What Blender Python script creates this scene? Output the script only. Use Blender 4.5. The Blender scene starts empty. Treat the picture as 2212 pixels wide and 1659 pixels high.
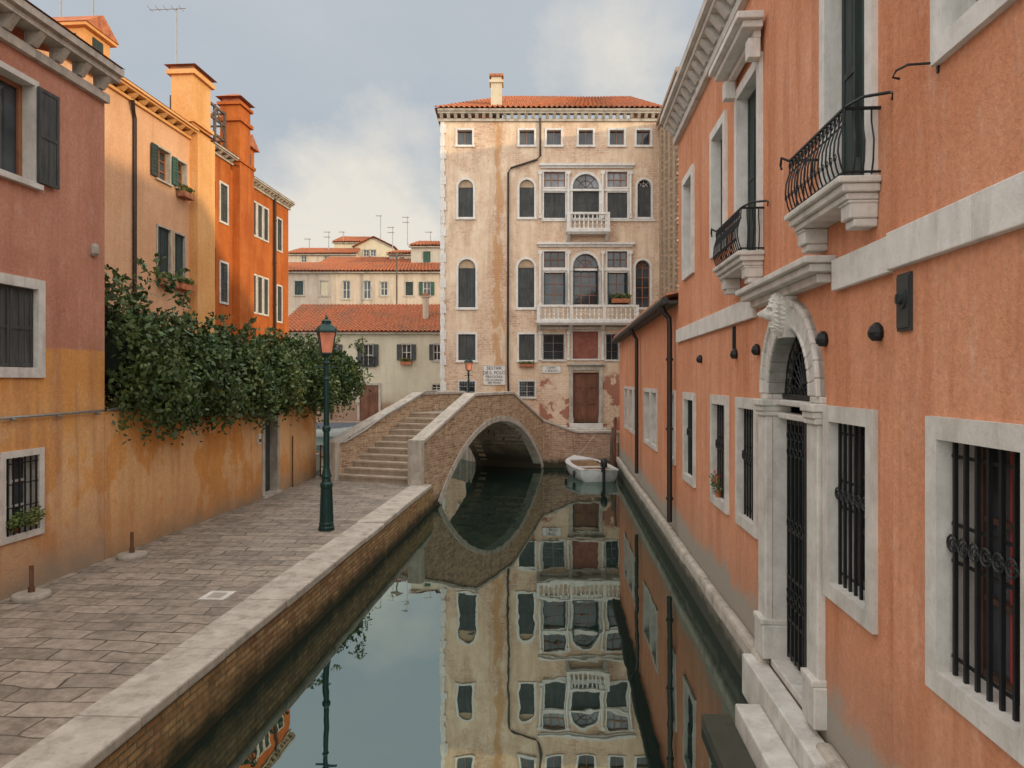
import bpy, bmesh, math, random
from mathutils import Vector, Matrix
R = random.Random(11)
FPX, CX, HY, CZ = 1600.0, 1106.0, 822.0, 3.6
sc = bpy.context.scene
col = sc.collection
OFF = {}

# ---------------------------------------------------------------- nodes
def newmat(name):
    m = bpy.data.materials.new(name); m.use_nodes = True
    nt = m.node_tree; nt.nodes.clear()
    return m, nt
def nd(nt, typ, ins=None, **props):
    n = nt.nodes.new(typ)
    for k, v in props.items(): setattr(n, k, v)
    for k, v in (ins or {}).items():
        if isinstance(v, bpy.types.NodeSocket): nt.links.new(v, n.inputs[k])
        else:
            if isinstance(v, (tuple, list)) and len(v) == 3 and n.inputs[k].type == 'RGBA': v = (*v, 1)
            n.inputs[k].default_value = v
    return n
def mixc(nt, f, a, b, blend='MIX'):
    return nd(nt, 'ShaderNodeMix', {0: f, 6: a, 7: b}, data_type='RGBA', blend_type=blend).outputs[2]
def mth(nt, op, a, b=0.0, clamp=False):
    return nd(nt, 'ShaderNodeMath', {0: a, 1: b}, operation=op, use_clamp=clamp).outputs[0]
def rng(nt, v, a, b, c=0.0, d=1.0):
    return nd(nt, 'ShaderNodeMapRange', {0: v, 1: a, 2: b, 3: c, 4: d}, clamp=True).outputs[0]
def noi(nt, vec, scale, detail=4, rough=0.55):
    return nd(nt, 'ShaderNodeTexNoise', {'Vector': vec, 'Scale': scale, 'Detail': detail, 'Roughness': rough}).outputs[0]
def pos(nt): return nd(nt, 'ShaderNodeNewGeometry').outputs['Position']
def vmul(nt, v, k): return nd(nt, 'ShaderNodeVectorMath', {0: v, 1: k}, operation='MULTIPLY').outputs[0]
def gray(nt, g): return nd(nt, 'ShaderNodeCombineColor', {0: g, 1: g, 2: g}).outputs[0]
def finish(nt, colr, rough=0.85, bump=None, bs=0.3, bd=0.02, metallic=0.0, spec=0.3, **extra):
    ins = {'Base Color': colr, 'Roughness': rough, 'Metallic': metallic, 'Specular IOR Level': spec}
    ins.update(extra)
    b = nd(nt, 'ShaderNodeBsdfPrincipled', ins)
    if bump is not None:
        bp = nd(nt, 'ShaderNodeBump', {'Strength': bs, 'Distance': bd, 'Height': bump})
        nt.links.new(bp.outputs[0], b.inputs['Normal'])
    o = nd(nt, 'ShaderNodeOutputMaterial'); nt.links.new(b.outputs[0], o.inputs[0])

def plaster(name, c1, c2, c3, amt=0.6, base=None, split=None, patch=None, patch_lim=(0.55, 0.6), scale=0.6, fade=(.86, .74, .62), grime=None):
    m, nt = newmat(name); P = pos(nt)
    z = nd(nt, 'ShaderNodeSeparateXYZ', {0: P}).outputs[2]
    n1 = noi(nt, P, scale, 7, 0.62)
    c = mixc(nt, rng(nt, n1, .38, .62), c1, c2)
    if split:
        zs, cs1, cs2 = split
        nn = noi(nt, P, 2.5, 5)
        zz = mth(nt, 'ADD', z, mth(nt, 'MULTIPLY', nn, .12))
        cc = mixc(nt, rng(nt, n1, .36, .6), cs1, cs2)
        c = mixc(nt, rng(nt, zz, zs, zs + .03), cc, c)
    if patch:
        n5 = noi(nt, vmul(nt, P, (1, 1, .8)), 0.8, 9, .6)
        lowm = rng(nt, z, 3.5, 2.3)
        c = mixc(nt, mth(nt, 'MULTIPLY', mth(nt, 'MULTIPLY', rng(nt, n5, *patch_lim), .75), lowm), c, patch)
    n2 = noi(nt, vmul(nt, P, (2, 2, .22)), 1.3, 6, .6)
    c = mixc(nt, mth(nt, 'MULTIPLY', rng(nt, n2, .48, .72), amt), c, c3)
    n6 = noi(nt, vmul(nt, P, (3, 3, 1.2)), 1.9, 9, .72)
    c = mixc(nt, mth(nt, 'MULTIPLY', rng(nt, n6, .54, .70), amt * .55), c, mixc(nt, .5, c, fade))
    n7 = noi(nt, P, 5.5, 8, .7)
    c = mixc(nt, mth(nt, 'MULTIPLY', rng(nt, n7, .54, .66), .34), c, mixc(nt, .65, c, c3))
    if grime:
        n8 = noi(nt, vmul(nt, P, (5, 5, .30)), 1.0, 8, .68)
        c = mixc(nt, mth(nt, 'MULTIPLY', rng(nt, n8, .54, .72), .5), c, grime)
    n3 = noi(nt, P, 22, 6, .7)
    c = mixc(nt, 1.0, c, gray(nt, rng(nt, n3, .3, .7, .80, 1.1)), 'MULTIPLY')
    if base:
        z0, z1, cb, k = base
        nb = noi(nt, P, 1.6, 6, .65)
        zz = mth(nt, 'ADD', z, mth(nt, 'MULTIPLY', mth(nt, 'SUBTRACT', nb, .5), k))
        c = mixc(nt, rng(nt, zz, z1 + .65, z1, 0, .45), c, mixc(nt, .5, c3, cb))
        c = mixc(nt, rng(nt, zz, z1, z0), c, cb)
    h = mth(nt, 'ADD', noi(nt, P, 40, 5, .7), mth(nt, 'MULTIPLY', noi(nt, P, 4, 6, .6), 1.5))
    finish(nt, c, .92, h, .5, .025, spec=.15)
    return m

def dirvec(nt, P, d, flat=False):
    u = nd(nt, 'ShaderNodeVectorMath', {0: P, 1: (d[0], d[1], 0)}, operation='DOT_PRODUCT').outputs['Value']
    if flat: v = nd(nt, 'ShaderNodeVectorMath', {0: P, 1: (-d[1], d[0], 0)}, operation='DOT_PRODUCT').outputs['Value']
    else: v = nd(nt, 'ShaderNodeSeparateXYZ', {0: P}).outputs[2]
    return nd(nt, 'ShaderNodeCombineXYZ', {0: u, 1: v}).outputs[0], u, v

def brick(name, d, c1, c2, mort, bw=.26, bh=.075, ms=.009, flat=False, moss=None, over=None, over_lim=(.45, .55), red=None, stain=None, distort=.02, rough=.9, tint=None, tk=.6, blot=None, dark=None):
    m, nt = newmat(name); P = pos(nt)
    V, u, v = dirvec(nt, P, d, flat)
    dn = nd(nt, 'ShaderNodeTexNoise', {'Vector': V, 'Scale': 3.0 if not flat else 1.3, 'Detail': 3.0}).outputs[1]
    V2 = nd(nt, 'ShaderNodeVectorMath', {0: V, 1: vmul(nt, dn, (distort, distort, 0))}, operation='ADD').outputs[0]
    bt = nd(nt, 'ShaderNodeTexBrick', {'Vector': V2, 'Color1': c1, 'Color2': c2, 'Mortar': mort, 'Scale': 1.0, 'Mortar Size': ms, 'Mortar Smooth': .2, 'Bias': 0.0, 'Brick Width': bw, 'Row Height': bh})
    c = bt.outputs[0]
    n1 = noi(nt, P, .9, 7, .65)
    if tint: c = mixc(nt, mth(nt, 'MULTIPLY', rng(nt, n1, .4, .65), tk), c, tint)
    n3 = noi(nt, P, 9, 6, .7)
    c = mixc(nt, 1.0, c, gray(nt, rng(nt, n3, .3, .7, .62, 1.25)), 'MULTIPLY')
    if blot:
        nb = noi(nt, P, 2.3, 9, .72)
        c = mixc(nt, mth(nt, 'MULTIPLY', rng(nt, nb, .51, .63), .7), c, blot)
        c = mixc(nt, mth(nt, 'MULTIPLY', rng(nt, nb, .44, .36), .4), c, tuple(min(1, k*2.6) for k in blot))
    hb = mth(nt, 'MULTIPLY', bt.outputs[1], -1.0)
    if over:
        n2 = noi(nt, vmul(nt, P, (1, 1, .7)), .5, 10, .7)
        f = rng(nt, n2, over_lim[0], over_lim[1], 0, .92)
        f = mth(nt, 'MULTIPLY', f, rng(nt, v, 1.5, 7.0, .5, 1.0))
        ov = mixc(nt, rng(nt, noi(nt, P, 1.1, 8, .68), .4, .6), over[0], over[1])
        ov = mixc(nt, mth(nt, 'MULTIPLY', rng(nt, noi(nt, vmul(nt, P, (2.5, 1, .25)), 1.1, 7, .65), .48, .66), .65), ov, over[2])
        c = mixc(nt, f, c, ov)
        hb = mth(nt, 'MULTIPLY', hb, mth(nt, 'SUBTRACT', 1.05, f))
    if dark:
        nk = noi(nt, vmul(nt, P, (3, 3, .5)), .9, 9, .7)
        c = mixc(nt, mth(nt, 'MULTIPLY', rng(nt, nk, .52, .68), .5), c, dark)
    if stain:
        x0, w, cs = stain
        nn = noi(nt, vmul(nt, P, (2, 2, .7)), 1.6, 8, .7)
        dx = mth(nt, 'ABSOLUTE', mth(nt, 'SUBTRACT', u, x0))
        dd = mth(nt, 'SUBTRACT', mth(nt, 'MULTIPLY', mth(nt, 'SUBTRACT', nn, .42), 5.0), mth(nt, 'DIVIDE', dx, w))
        c = mixc(nt, mth(nt, 'MULTIPLY', rng(nt, dd, -.3, .3), .75), c, cs)
    if red:
        nn = noi(nt, P, .8, 7, .6)
        f = mth(nt, 'MULTIPLY', rng(nt, mth(nt, 'ADD', v, mth(nt, 'MULTIPLY', nn, 2.4)), 5.4, 5.1), rng(nt, u, 1.35, 1.45))
        f = mth(nt, 'MULTIPLY', f, rng(nt, nn, .505, .53, 0, .85))
        c = mixc(nt, f, c, red)
    if moss is not None:
        nm = noi(nt, P, 2.2, 6, .7)
        zz = mth(nt, 'ADD', nd(nt, 'ShaderNodeSeparateXYZ', {0: P}).outputs[2], mth(nt, 'MULTIPLY', mth(nt, 'SUBTRACT', nm, .5), .5))
        c = mixc(nt, rng(nt, zz, moss + .25, moss + .02, 0, .92), c, (.022, .026, .014))
    h = mth(nt, 'ADD', hb, mth(nt, 'MULTIPLY', n3, .6))
    finish(nt, c, rough, h, .8, .015, spec=.2)
    return m

def stone(name, c1, c2, scale=3.0, rough=.75, dark=(.2, .18, .15), amt=.5, moss=None):
    m, nt = newmat(name); P = pos(nt)
    n1 = noi(nt, P, scale, 7, .65)
    c = mixc(nt, rng(nt, n1, .35, .65), c1, c2)
    n2 = noi(nt, vmul(nt, P, (3, 3, .8)), 1.5, 8, .7)
    c = mixc(nt, mth(nt, 'MULTIPLY', rng(nt, n2, .5, .68), amt), c, dark)
    n4 = noi(nt, P, 14, 6, .75)
    c = mixc(nt, mth(nt, 'MULTIPLY', rng(nt, n4, .56, .70), amt*.7), c, dark)
    if moss is not None:
        zz = mth(nt, 'ADD', nd(nt, 'ShaderNodeSeparateXYZ', {0: P}).outputs[2], mth(nt, 'MULTIPLY', mth(nt, 'SUBTRACT', n1, .5), .5))
        c = mixc(nt, rng(nt, zz, moss + .2, moss, 0, .92), c, (.03, .033, .02))
    n3 = noi(nt, P, 30, 5, .7)
    finish(nt, c, rough, mth(nt, 'ADD', n3, n2), .4, .012, spec=.25)
    return m

def simple(name, c, rough=.6, metallic=0.0, var=.25, spec=.4, scale=6.0):
    m, nt = newmat(name); P = pos(nt)
    n = noi(nt, P, scale, 6, .65)
    cc = mixc(nt, 1.0, c, gray(nt, rng(nt, n, .3, .7, 1 - var, 1 + var)), 'MULTIPLY')
    finish(nt, cc, rough, noi(nt, P, 45, 4, .6), .15, .005, metallic, spec)
    return m

def woodmat(name, c, c2, rough=.75):
    m, nt = newmat(name); P = pos(nt)
    n = noi(nt, vmul(nt, P, (9, 9, .8)), 2.0, 7, .7); n2 = noi(nt, P, 1.5, 6, .6)
    cc = mixc(nt, rng(nt, n, .4, .68), c, c2)
    cc = mixc(nt, 1.0, cc, gray(nt, rng(nt, n2, .3, .7, .7, 1.25)), 'MULTIPLY')
    finish(nt, cc, rough, n, .4, .008, spec=.25)
    return m

def tilemat(name, c1, c2):
    m, nt = newmat(name); P = pos(nt)
    n = noi(nt, P, 6.5, 3, .8); n2 = noi(nt, P, .7, 6, .6)
    c = mixc(nt, rng(nt, n, .38, .62), c1, c2)
    c = mixc(nt, mth(nt, 'MULTIPLY', rng(nt, n2, .46, .64), .5), c, (.2, .14, .10))
    finish(nt, c, .9, noi(nt, P, 25, 4), .4, .02, spec=.1)
    return m

def glassmat(name, c=(.02, .025, .03), rough=.06, spec=.6):
    m, nt = newmat(name); P = pos(nt)
    n = noi(nt, P, 1.3, 3, .5)
    cc = mixc(nt, rng(nt, n, .4, .65), c, tuple(min(1, k * 2.6 + .01) for k in c))
    finish(nt, cc, rough, n, .15, .03, spec=spec)
    return m

S_, C_ = .0679, .9977
DIR = (S_, C_)
BD = (.349, .937)
M = {}
M['stone'] = stone('istrian_stone', (.64, .615, .57), (.50, .475, .43), 4, .7, (.30, .27, .23), .5)
M['stone_dirty'] = stone('weathered_stone', (.51, .465, .40), (.36, .32, .27), 3, .8, (.18, .155, .125), .65)
M['step'] = stone('worn_step_stone', (.45, .36, .275), (.35, .275, .205), 3, .8, (.18, .145, .11), .65)
M['stone_wet'] = stone('wet_stone', (.40, .36, .30), (.27, .24, .20), 3, .7, (.13, .115, .09), .7, moss=.22)
M['white'] = stone('white_marble', (.72, .70, .66), (.60, .58, .545), 5, .6, (.38, .35, .32), .5)
M['orange_r'] = plaster('salmon_orange_plaster', (.715, .345, .205), (.64, .275, .15), (.48, .17, .075), .7, base=(.85, 1.05, (.35, .315, .265), .8), scale=.5, grime=(.40, .17, .09))
M['pink'] = plaster('pink_plaster', (.55, .265, .18), (.46, .205, .135), (.36, .155, .10), .6, base=(.75, 1.2, (.32, .24, .17), 1.0), split=(4.12, (.73, .375, .13), (.64, .295, .09)), patch=(.72, .46, .25), patch_lim=(.49, .53), grime=(.34, .17, .10))
M['garden'] = plaster('ochre_orange_plaster', (.745, .37, .12), (.66, .29, .08), (.50, .20, .06), .6, base=(.65, 1.1, (.30, .21, .135), .8), patch=(.77, .49, .26), patch_lim=(.48, .52), grime=(.42, .22, .09))
M['peach'] = plaster('peach_plaster', (.70, .41, .245), (.63, .35, .195), (.54, .28, .14), .5, grime=(.50, .29, .17))
M['peach2'] = plaster('yellow_peach_plaster', (.74, .40, .165), (.66, .33, .12), (.55, .26, .08), .5)
M['dorange'] = plaster('burnt_orange_plaster', (.53, .155, .035), (.41, .105, .024), (.28, .07, .022), .8, fade=(.65, .36, .18), grime=(.26, .08, .03))
M['cream'] = plaster('cream_plaster', (.61, .545, .42), (.53, .47, .36), (.42, .36, .27), .4, base=(1.9, 2.2, (.30, .2, .14), .3), grime=(.40, .34, .26))
M['beige'] = plaster('beige_plaster', (.60, .50, .40), (.52, .42, .33), (.36, .28, .21), .8, grime=(.36, .28, .21))
M['beige2'] = plaster('pale_yellow_plaster', (.64, .56, .41), (.57, .49, .35), (.44, .37, .27), .5)
M['greyh'] = plaster('grey_plaster', (.50, .46, .40), (.44, .40, .34), (.33, .29, .24), .5)
M['palazzo'] = brick('palazzo_wall', (1, 0), (.52, .30, .20), (.67, .47, .33), (.66, .53, .41), .3, .12, .016, over=((.76, .62, .465), (.66, .50, .355), (.50, .345, .23)), over_lim=(.40, .53), red=(.30, .10, .065), stain=(-.72, .38, (.48, .25, .10)), dark=(.40, .28, .19))
M['brick_b'] = brick('bridge_brick', BD, (.27, .14, .08), (.56, .37, .23), (.47, .38, .28), moss=.15, tint=(.44, .34, .23), tk=.45, ms=.011, dark=(.17, .12, .075))
M['brick_q'] = brick('quay_brick', DIR, (.27, .12, .055), (.52, .32, .15), (.17, .13, .09), moss=.06, tint=(.34, .26, .11), tk=.5, ms=.012, dark=(.10, .075, .035))
M['brick_f'] = brick('campo_brick', (1, 0), (.32, .15, .095), (.54, .34, .23), (.48, .39, .30), moss=.2, tint=(.5, .35, .25), tk=.5, ms=.011, dark=(.2, .13, .09))
M['brick_t'] = brick('tower_brick', DIR, (.37, .25, .16), (.52, .37, .25), (.30, .24, .18), .3, .13, .02)
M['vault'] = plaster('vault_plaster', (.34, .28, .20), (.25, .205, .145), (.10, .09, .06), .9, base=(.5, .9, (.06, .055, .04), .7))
M['paving'] = brick('trachyte_paving', (C_, -S_), (.345, .29, .235), (.21, .178, .147), (.075, .06, .048), .62, .31, .012, flat=True, tint=(.35, .29, .235), distort=.25, rough=.62, tk=.4, blot=(.14, .113, .09))
M['ground'] = stone('ground_earth', (.25, .22, .18), (.18, .16, .13), 1)
M['tile'] = tilemat('terracotta_tiles', (.50, .18, .085), (.29, .105, .06))
M['iron'] = simple('black_iron', (.016, .018, .019), .5, .3, .3)
M['lampgreen'] = simple('dark_green_iron', (.012, .042, .038), .42, .3, .3)
M['shut'] = woodmat('dark_green_shutter_paint', (.03, .045, .042), (.055, .07, .065), .6)
M['shut2'] = woodmat('grey_black_shutter_paint', (.045, .05, .05), (.09, .09, .085), .7)
M['shutgreen'] = woodmat('green_shutter_paint', (.035, .085, .065), (.06, .12, .09), .6)
M['sash'] = simple('brown_window_wood', (.26, .11, .05), .5, 0, .2)
M['sashd'] = simple('dark_brown_window_wood', (.09, .045, .03), .5, 0, .3)
M['sashw'] = simple('white_window_wood', (.6, .58, .53), .5, 0, .15)
M['glass'] = glassmat('window_glass')
M['glass_b'] = glassmat('pale_window_glass', (.09, .10, .11), .1)
M['lun'] = simple('tan_lunette_board', (.42, .31, .20), .8, 0, .2)
M['redb'] = simple('red_brown_panel', (.24, .085, .06), .8, 0, .3)
M['wood'] = woodmat('old_brown_wood', (.13, .052, .03), (.21, .10, .06), .65)
M['woodgrey'] = woodmat('grey_weathered_wood', (.09, .07, .055), (.17, .14, .11), .8)
M['copper'] = simple('dark_drain_pipe', (.045, .032, .028), .45, .5, .2)
M['lead'] = simple('dark_gutter_metal', (.05, .05, .05), .6, .3, .2)
M['steel'] = simple('galvanised_steel', (.35, .34, .32), .4, .8, .2)
M['rust'] = simple('rusty_iron', (.14, .07, .04), .8, .3, .4)
M['conc'] = stone('concrete', (.40, .365, .31), (.31, .275, .23), 8)
M['pinkglass'] = simple('pink_lantern_glass', (.76, .27, .16), .25, 0, .15, .6)
M['boatwhite'] = simple('white_gelcoat', (.60, .61, .60), .35, 0, .15)
M['boatin'] = simple('tan_boat_liner', (.36, .24, .14), .6, 0, .3)
M['rubber'] = simple('black_rubber', (.018, .018, .02), .5)
M['blue'] = simple('dark_boat_tarpaulin', (.055, .065, .08), .6)
M['letters'] = simple('black_letter_paint', (.06, .055, .05), .8)
M['greenbox'] = simple('grey_green_meter_plate', (.045, .055, .055), .5, .4, .2)
M['flower'] = simple('red_flower_petals', (.6, .05, .03), .6)
M['curtain'] = simple('cream_curtain_cloth', (.5, .42, .3), .9)
M['redcloth'] = simple('red_curtain_cloth', (.55, .035, .02), .9)
def leafmat(name, a, b, c):
    m, nt = newmat(name)
    ri = nd(nt, 'ShaderNodeNewGeometry').outputs['Random Per Island']
    P = pos(nt); n = noi(nt, P, 1.4, 4, .6)
    cc = mixc(nt, ri, a, b)
    cc = mixc(nt, rng(nt, n, .46, .64, 0, .7), cc, c)
    finish(nt, cc, .5, None, spec=.35)
    return m
M['leaf'] = leafmat('wisteria_leaves', (.022, .050, .018), (.070, .120, .035), (.115, .15, .045))
M['leaf2'] = leafmat('yellow_green_leaves', (.06, .10, .025), (.12, .165, .045), (.22, .22, .06))
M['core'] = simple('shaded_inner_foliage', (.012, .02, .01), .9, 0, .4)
m, nt = newmat('canal_water'); P = pos(nt)
n1 = noi(nt, vmul(nt, P, (1, .55, 1)), .55, 3, .5)
n2 = noi(nt, vmul(nt, P, (1, .6, 1)), 2.4, 2, .5)
hh = mth(nt, 'ADD', n1, mth(nt, 'MULTIPLY', n2, .13))
bp = nd(nt, 'ShaderNodeBump', {'Strength': .10, 'Distance': .075, 'Height': hh})
dif = nd(nt, 'ShaderNodeBsdfDiffuse', {'Color': (.007, .020, .016, 1)})
glo = nd(nt, 'ShaderNodeBsdfGlossy', {'Color': (.68, .78, .73, 1), 'Roughness': .012, 'Normal': bp.outputs[0]})
fr = nd(nt, 'ShaderNodeFresnel', {'IOR': 1.5, 'Normal': bp.outputs[0]})
fac = rng(nt, fr.outputs[0], 0, 1, .47, .72)
ms_ = nd(nt, 'ShaderNodeMixShader', {0: fac, 1: dif.outputs[0], 2: glo.outputs[0]})
o = nd(nt, 'ShaderNodeOutputMaterial'); nt.links.new(ms_.outputs[0], o.inputs[0])
M['water'] = m

# ---------------------------------------------------------------- geometry helpers
class Fr:
    def __init__(s, o, d, side):
        L = math.hypot(*d); s.o = o; s.d = (d[0]/L, d[1]/L)
        s.n = (-s.d[1], s.d[0]) if side > 0 else (s.d[1], -s.d[0])
    def w(s, a, b, c):
        return (s.o[0]+a*s.d[0]+b*s.n[0], s.o[1]+a*s.d[1]+b*s.n[1], c)
    def s(s, px, n=0):
        k = (px-CX)/FPX; ox = s.o[0]+n*s.n[0]; oy = s.o[1]+n*s.n[1]
        return (k*oy-ox)/(s.d[0]-k*s.d[1])
    def z(s, px, py, n=0):
        a = s.s(px, n); Y = s.w(a, n, 0)[1]
        return CZ-(py-HY)/FPX*Y
WORLD = Fr((0, 0), (1, 0), 1)
class MB:
    def __init__(s, fr=WORLD): s.v = []; s.f = []; s.m = []; s.fr = fr
    def p(s, a, b, c):
        s.v.append(s.fr.w(a, b, c)); return len(s.v)-1
    def face(s, pts, mat=0):
        s.f.append([s.p(*q) for q in pts]); s.m.append(mat)
    def box(s, a0, a1, b0, b1, c0, c1, mat=0):
        i = [s.p(a, b, c) for a in (a0, a1) for b in (b0, b1) for c in (c0, c1)]
        for q in ((0, 1, 3, 2), (4, 6, 7, 5), (0, 4, 5, 1), (2, 3, 7, 6), (0, 2, 6, 4), (1, 5, 7, 3)):
            s.f.append([i[k] for k in q]); s.m.append(mat)
    def hexa(s, pts8, mat=0):
        i = [s.p(*q) for q in pts8]
        for q in ((0, 1, 2, 3), (7, 6, 5, 4), (0, 4, 5, 1), (1, 5, 6, 2), (2, 6, 7, 3), (3, 7, 4, 0)):
            s.f.append([i[k] for k in q]); s.m.append(mat)
    def prism(s, outl, n0, n1, mat=0):
        A = [s.p(a, n0, c) for a, c in outl]; B = [s.p(a, n1, c) for a, c in outl]
        s.f.append(A[:]); s.f.append(B[::-1]); s.m += [mat, mat]
        k = len(A)
        for i in range(k):
            s.f.append([A[i], A[(i+1) % k], B[(i+1) % k], B[i]]); s.m.append(mat)
    def tube(s, pts, r, seg=6, mat=0):
        pts = [Vector(s.fr.w(*q)) for q in pts]
        rings = []
        for i, q in enumerate(pts):
            t = (pts[min(i+1, len(pts)-1)]-pts[max(i-1, 0)])
            if t.length < 1e-9: t = Vector((0, 0, 1))
            t.normalize()
            up = Vector((0, 0, 1)) if abs(t.z) < .95 else Vector((1, 0, 0))
            a = t.cross(up).normalized(); b = t.cross(a).normalized()
            rr = r[i] if isinstance(r, (list, tuple)) else r
            ring = []
            for k in range(seg):
                an = 2*math.pi*k/seg
                s.v.append(tuple(q+a*math.cos(an)*rr+b*math.sin(an)*rr)); ring.append(len(s.v)-1)
            rings.append(ring)
        for A, B in zip(rings, rings[1:]):
            for k in range(seg):
                s.f.append([A[k], A[(k+1) % seg], B[(k+1) % seg], B[k]]); s.m.append(mat)
        s.f.append(rings[0][::-1]); s.f.append(rings[-1][:]); s.m += [mat, mat]
    def lathe(s, a, b, prof, seg=12, mat=0, rot=0.0, sx=1.0, sy=1.0):
        rings = []
        for r, z in prof:
            rings.append([s.p(a+r*sx*math.cos(2*math.pi*k/seg+rot), b+r*sy*math.sin(2*math.pi*k/seg+rot), z) for k in range(seg)])
        for A, B in zip(rings, rings[1:]):
            for k in range(seg):
                s.f.append([A[k], A[(k+1) % seg], B[(k+1) % seg], B[k]]); s.m.append(mat)
        s.f.append(rings[0][::-1]); s.f.append(rings[-1][:]); s.m += [mat, mat]
    def ring(s, a, n, z, r, t, seg=12, mat=0):
        s.tube([(a+r*math.cos(2*math.pi*k/seg), n, z+r*math.sin(2*math.pi*k/seg)) for k in range(seg+1)], t, 4, mat)
    def wall(s, s0, s1, z0, z1, holes, mat=0, n=0):
        S = {s0, s1}; Z = {z0, z1}
        for h in holes:
            S |= {h[0], h[1]}; Z |= {h[2], h[3]}
        S = sorted(k for k in S if s0 <= k <= s1); Z = sorted(k for k in Z if z0 <= k <= z1)
        for a0, a1 in zip(S, S[1:]):
            for c0, c1 in zip(Z, Z[1:]):
                am = (a0+a1)/2; cm = (c0+c1)/2
                if any(h[0] < am < h[1] and h[2] < cm < h[3] for h in holes): continue
                s.face([(a0, n, c0), (a1, n, c0), (a1, n, c1), (a0, n, c1)], mat)
        for h in holes:
            if len(h) > 4 and h[4]:
                r = (h[1]-h[0])/2; cx = (h[0]+h[1])/2; zc = h[3]-r; K = 12
                ar = [(cx-r*math.cos(math.pi*i/K), zc+r*math.sin(math.pi*i/K)) for i in range(K+1)]
                for (a0, c0), (a1, c1) in zip(ar, ar[1:]):
                    s.face([(a0, n, c0), (a1, n, c1), (a1, n, h[3]), (a0, n, h[3])], mat)
    def build(s, name, mats, parent=None, label=None, smooth=False, bevel=0, recalc=True, origin=None, **props):
        me = bpy.data.meshes.new(name)
        off = OFF.get(parent.name, Vector((0, 0, 0))) if parent else (Vector(origin) if origin else Vector((0, 0, 0)))
        me.from_pydata([(x-off.x, y-off.y, z-off.z) for x, y, z in s.v], [], s.f)
        for k in mats: me.materials.append(M[k])
        me.polygons.foreach_set('material_index', s.m)
        if smooth: me.polygons.foreach_set('use_smooth', [True]*len(s.f))
        me.update()
        if recalc:
            bm = bmesh.new(); bm.from_mesh(me); bmesh.ops.recalc_face_normals(bm, faces=bm.faces); bm.to_mesh(me); bm.free()
        ob = bpy.data.objects.new(name, me); col.objects.link(ob)
        if parent: ob.parent = parent
        else: ob.location = off
        OFF[ob.name] = off
        if label: ob['label'] = label
        for k, v in props.items(): ob[k] = v
        if bevel:
            b = ob.modifiers.new('bevel', 'BEVEL'); b.width = bevel; b.segments = 2; b.limit_method = 'ANGLE'
        return ob
def thing(name, loc, label, category, **props):
    e = bpy.data.objects.new(name, None); e.empty_display_size = .3
    e.location = loc; col.objects.link(e); OFF[e.name] = Vector(loc)
    e['label'] = label; e['category'] = category
    for k, v in props.items(): e[k] = v
    return e
def outline(s0, s1, z0, z1, arch, off=0.0, K=14):
    if not arch:
        return [(s0-off, z0-off), (s1+off, z0-off), (s1+off, z1+off), (s0-off, z1+off)]
    r = (s1-s0)/2; cx = (s0+s1)/2; zc = z1-r; r += off
    pts = [(s0-off, z0-off), (s1+off, z0-off)]
    for i in range(K+1):
        an = math.pi*i/K; pts.append((cx+r*math.cos(an), zc+r*math.sin(an)))
    return pts
def shutter_mesh(mb, a0, a1, n, z0, z1, slats, mat=0, t=.035):
    w = .05 if (a1-a0) > .25 else .03
    mb.box(a0, a1, n, n+t*.5, z0, z1, mat)
    mb.box(a0, a0+w, n+t*.5, n+t, z0, z1, mat); mb.box(a1-w, a1, n+t*.5, n+t, z0, z1, mat)
    for zz in (z0, (z0+z1)/2-w/2, z1-w): mb.box(a0+w, a1-w, n+t*.5, n+t*.97, zz, zz+w, mat)
    if slats:
        k = slats; zs = [z0+w+(z1-z0-2*w)*i/k for i in range(k)]
        dz = (z1-z0-2*w)/k
        for zz in zs:
            mb.hexa([(a0+w, n+t*.5, zz), (a1-w, n+t*.5, zz), (a1-w, n+t*.5, zz+dz*.7), (a0+w, n+t*.5, zz+dz*.7),
                     (a0+w, n+t*.9, zz), (a1-w, n+t*.9, zz), (a1-w, n+t*.55, zz+dz*.7), (a0+w, n+t*.55, zz+dz*.7)], mat)
    else:
        k = max(2, int((a1-a0-2*w)/.11))
        for i in range(k):
            q = a0+w+(a1-a0-2*w)*i/k
            mb.box(q+.006, q+(a1-a0-2*w)/k-.006, n+t*.5, n+t*.7, z0+w, z1-w, mat)
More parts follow.
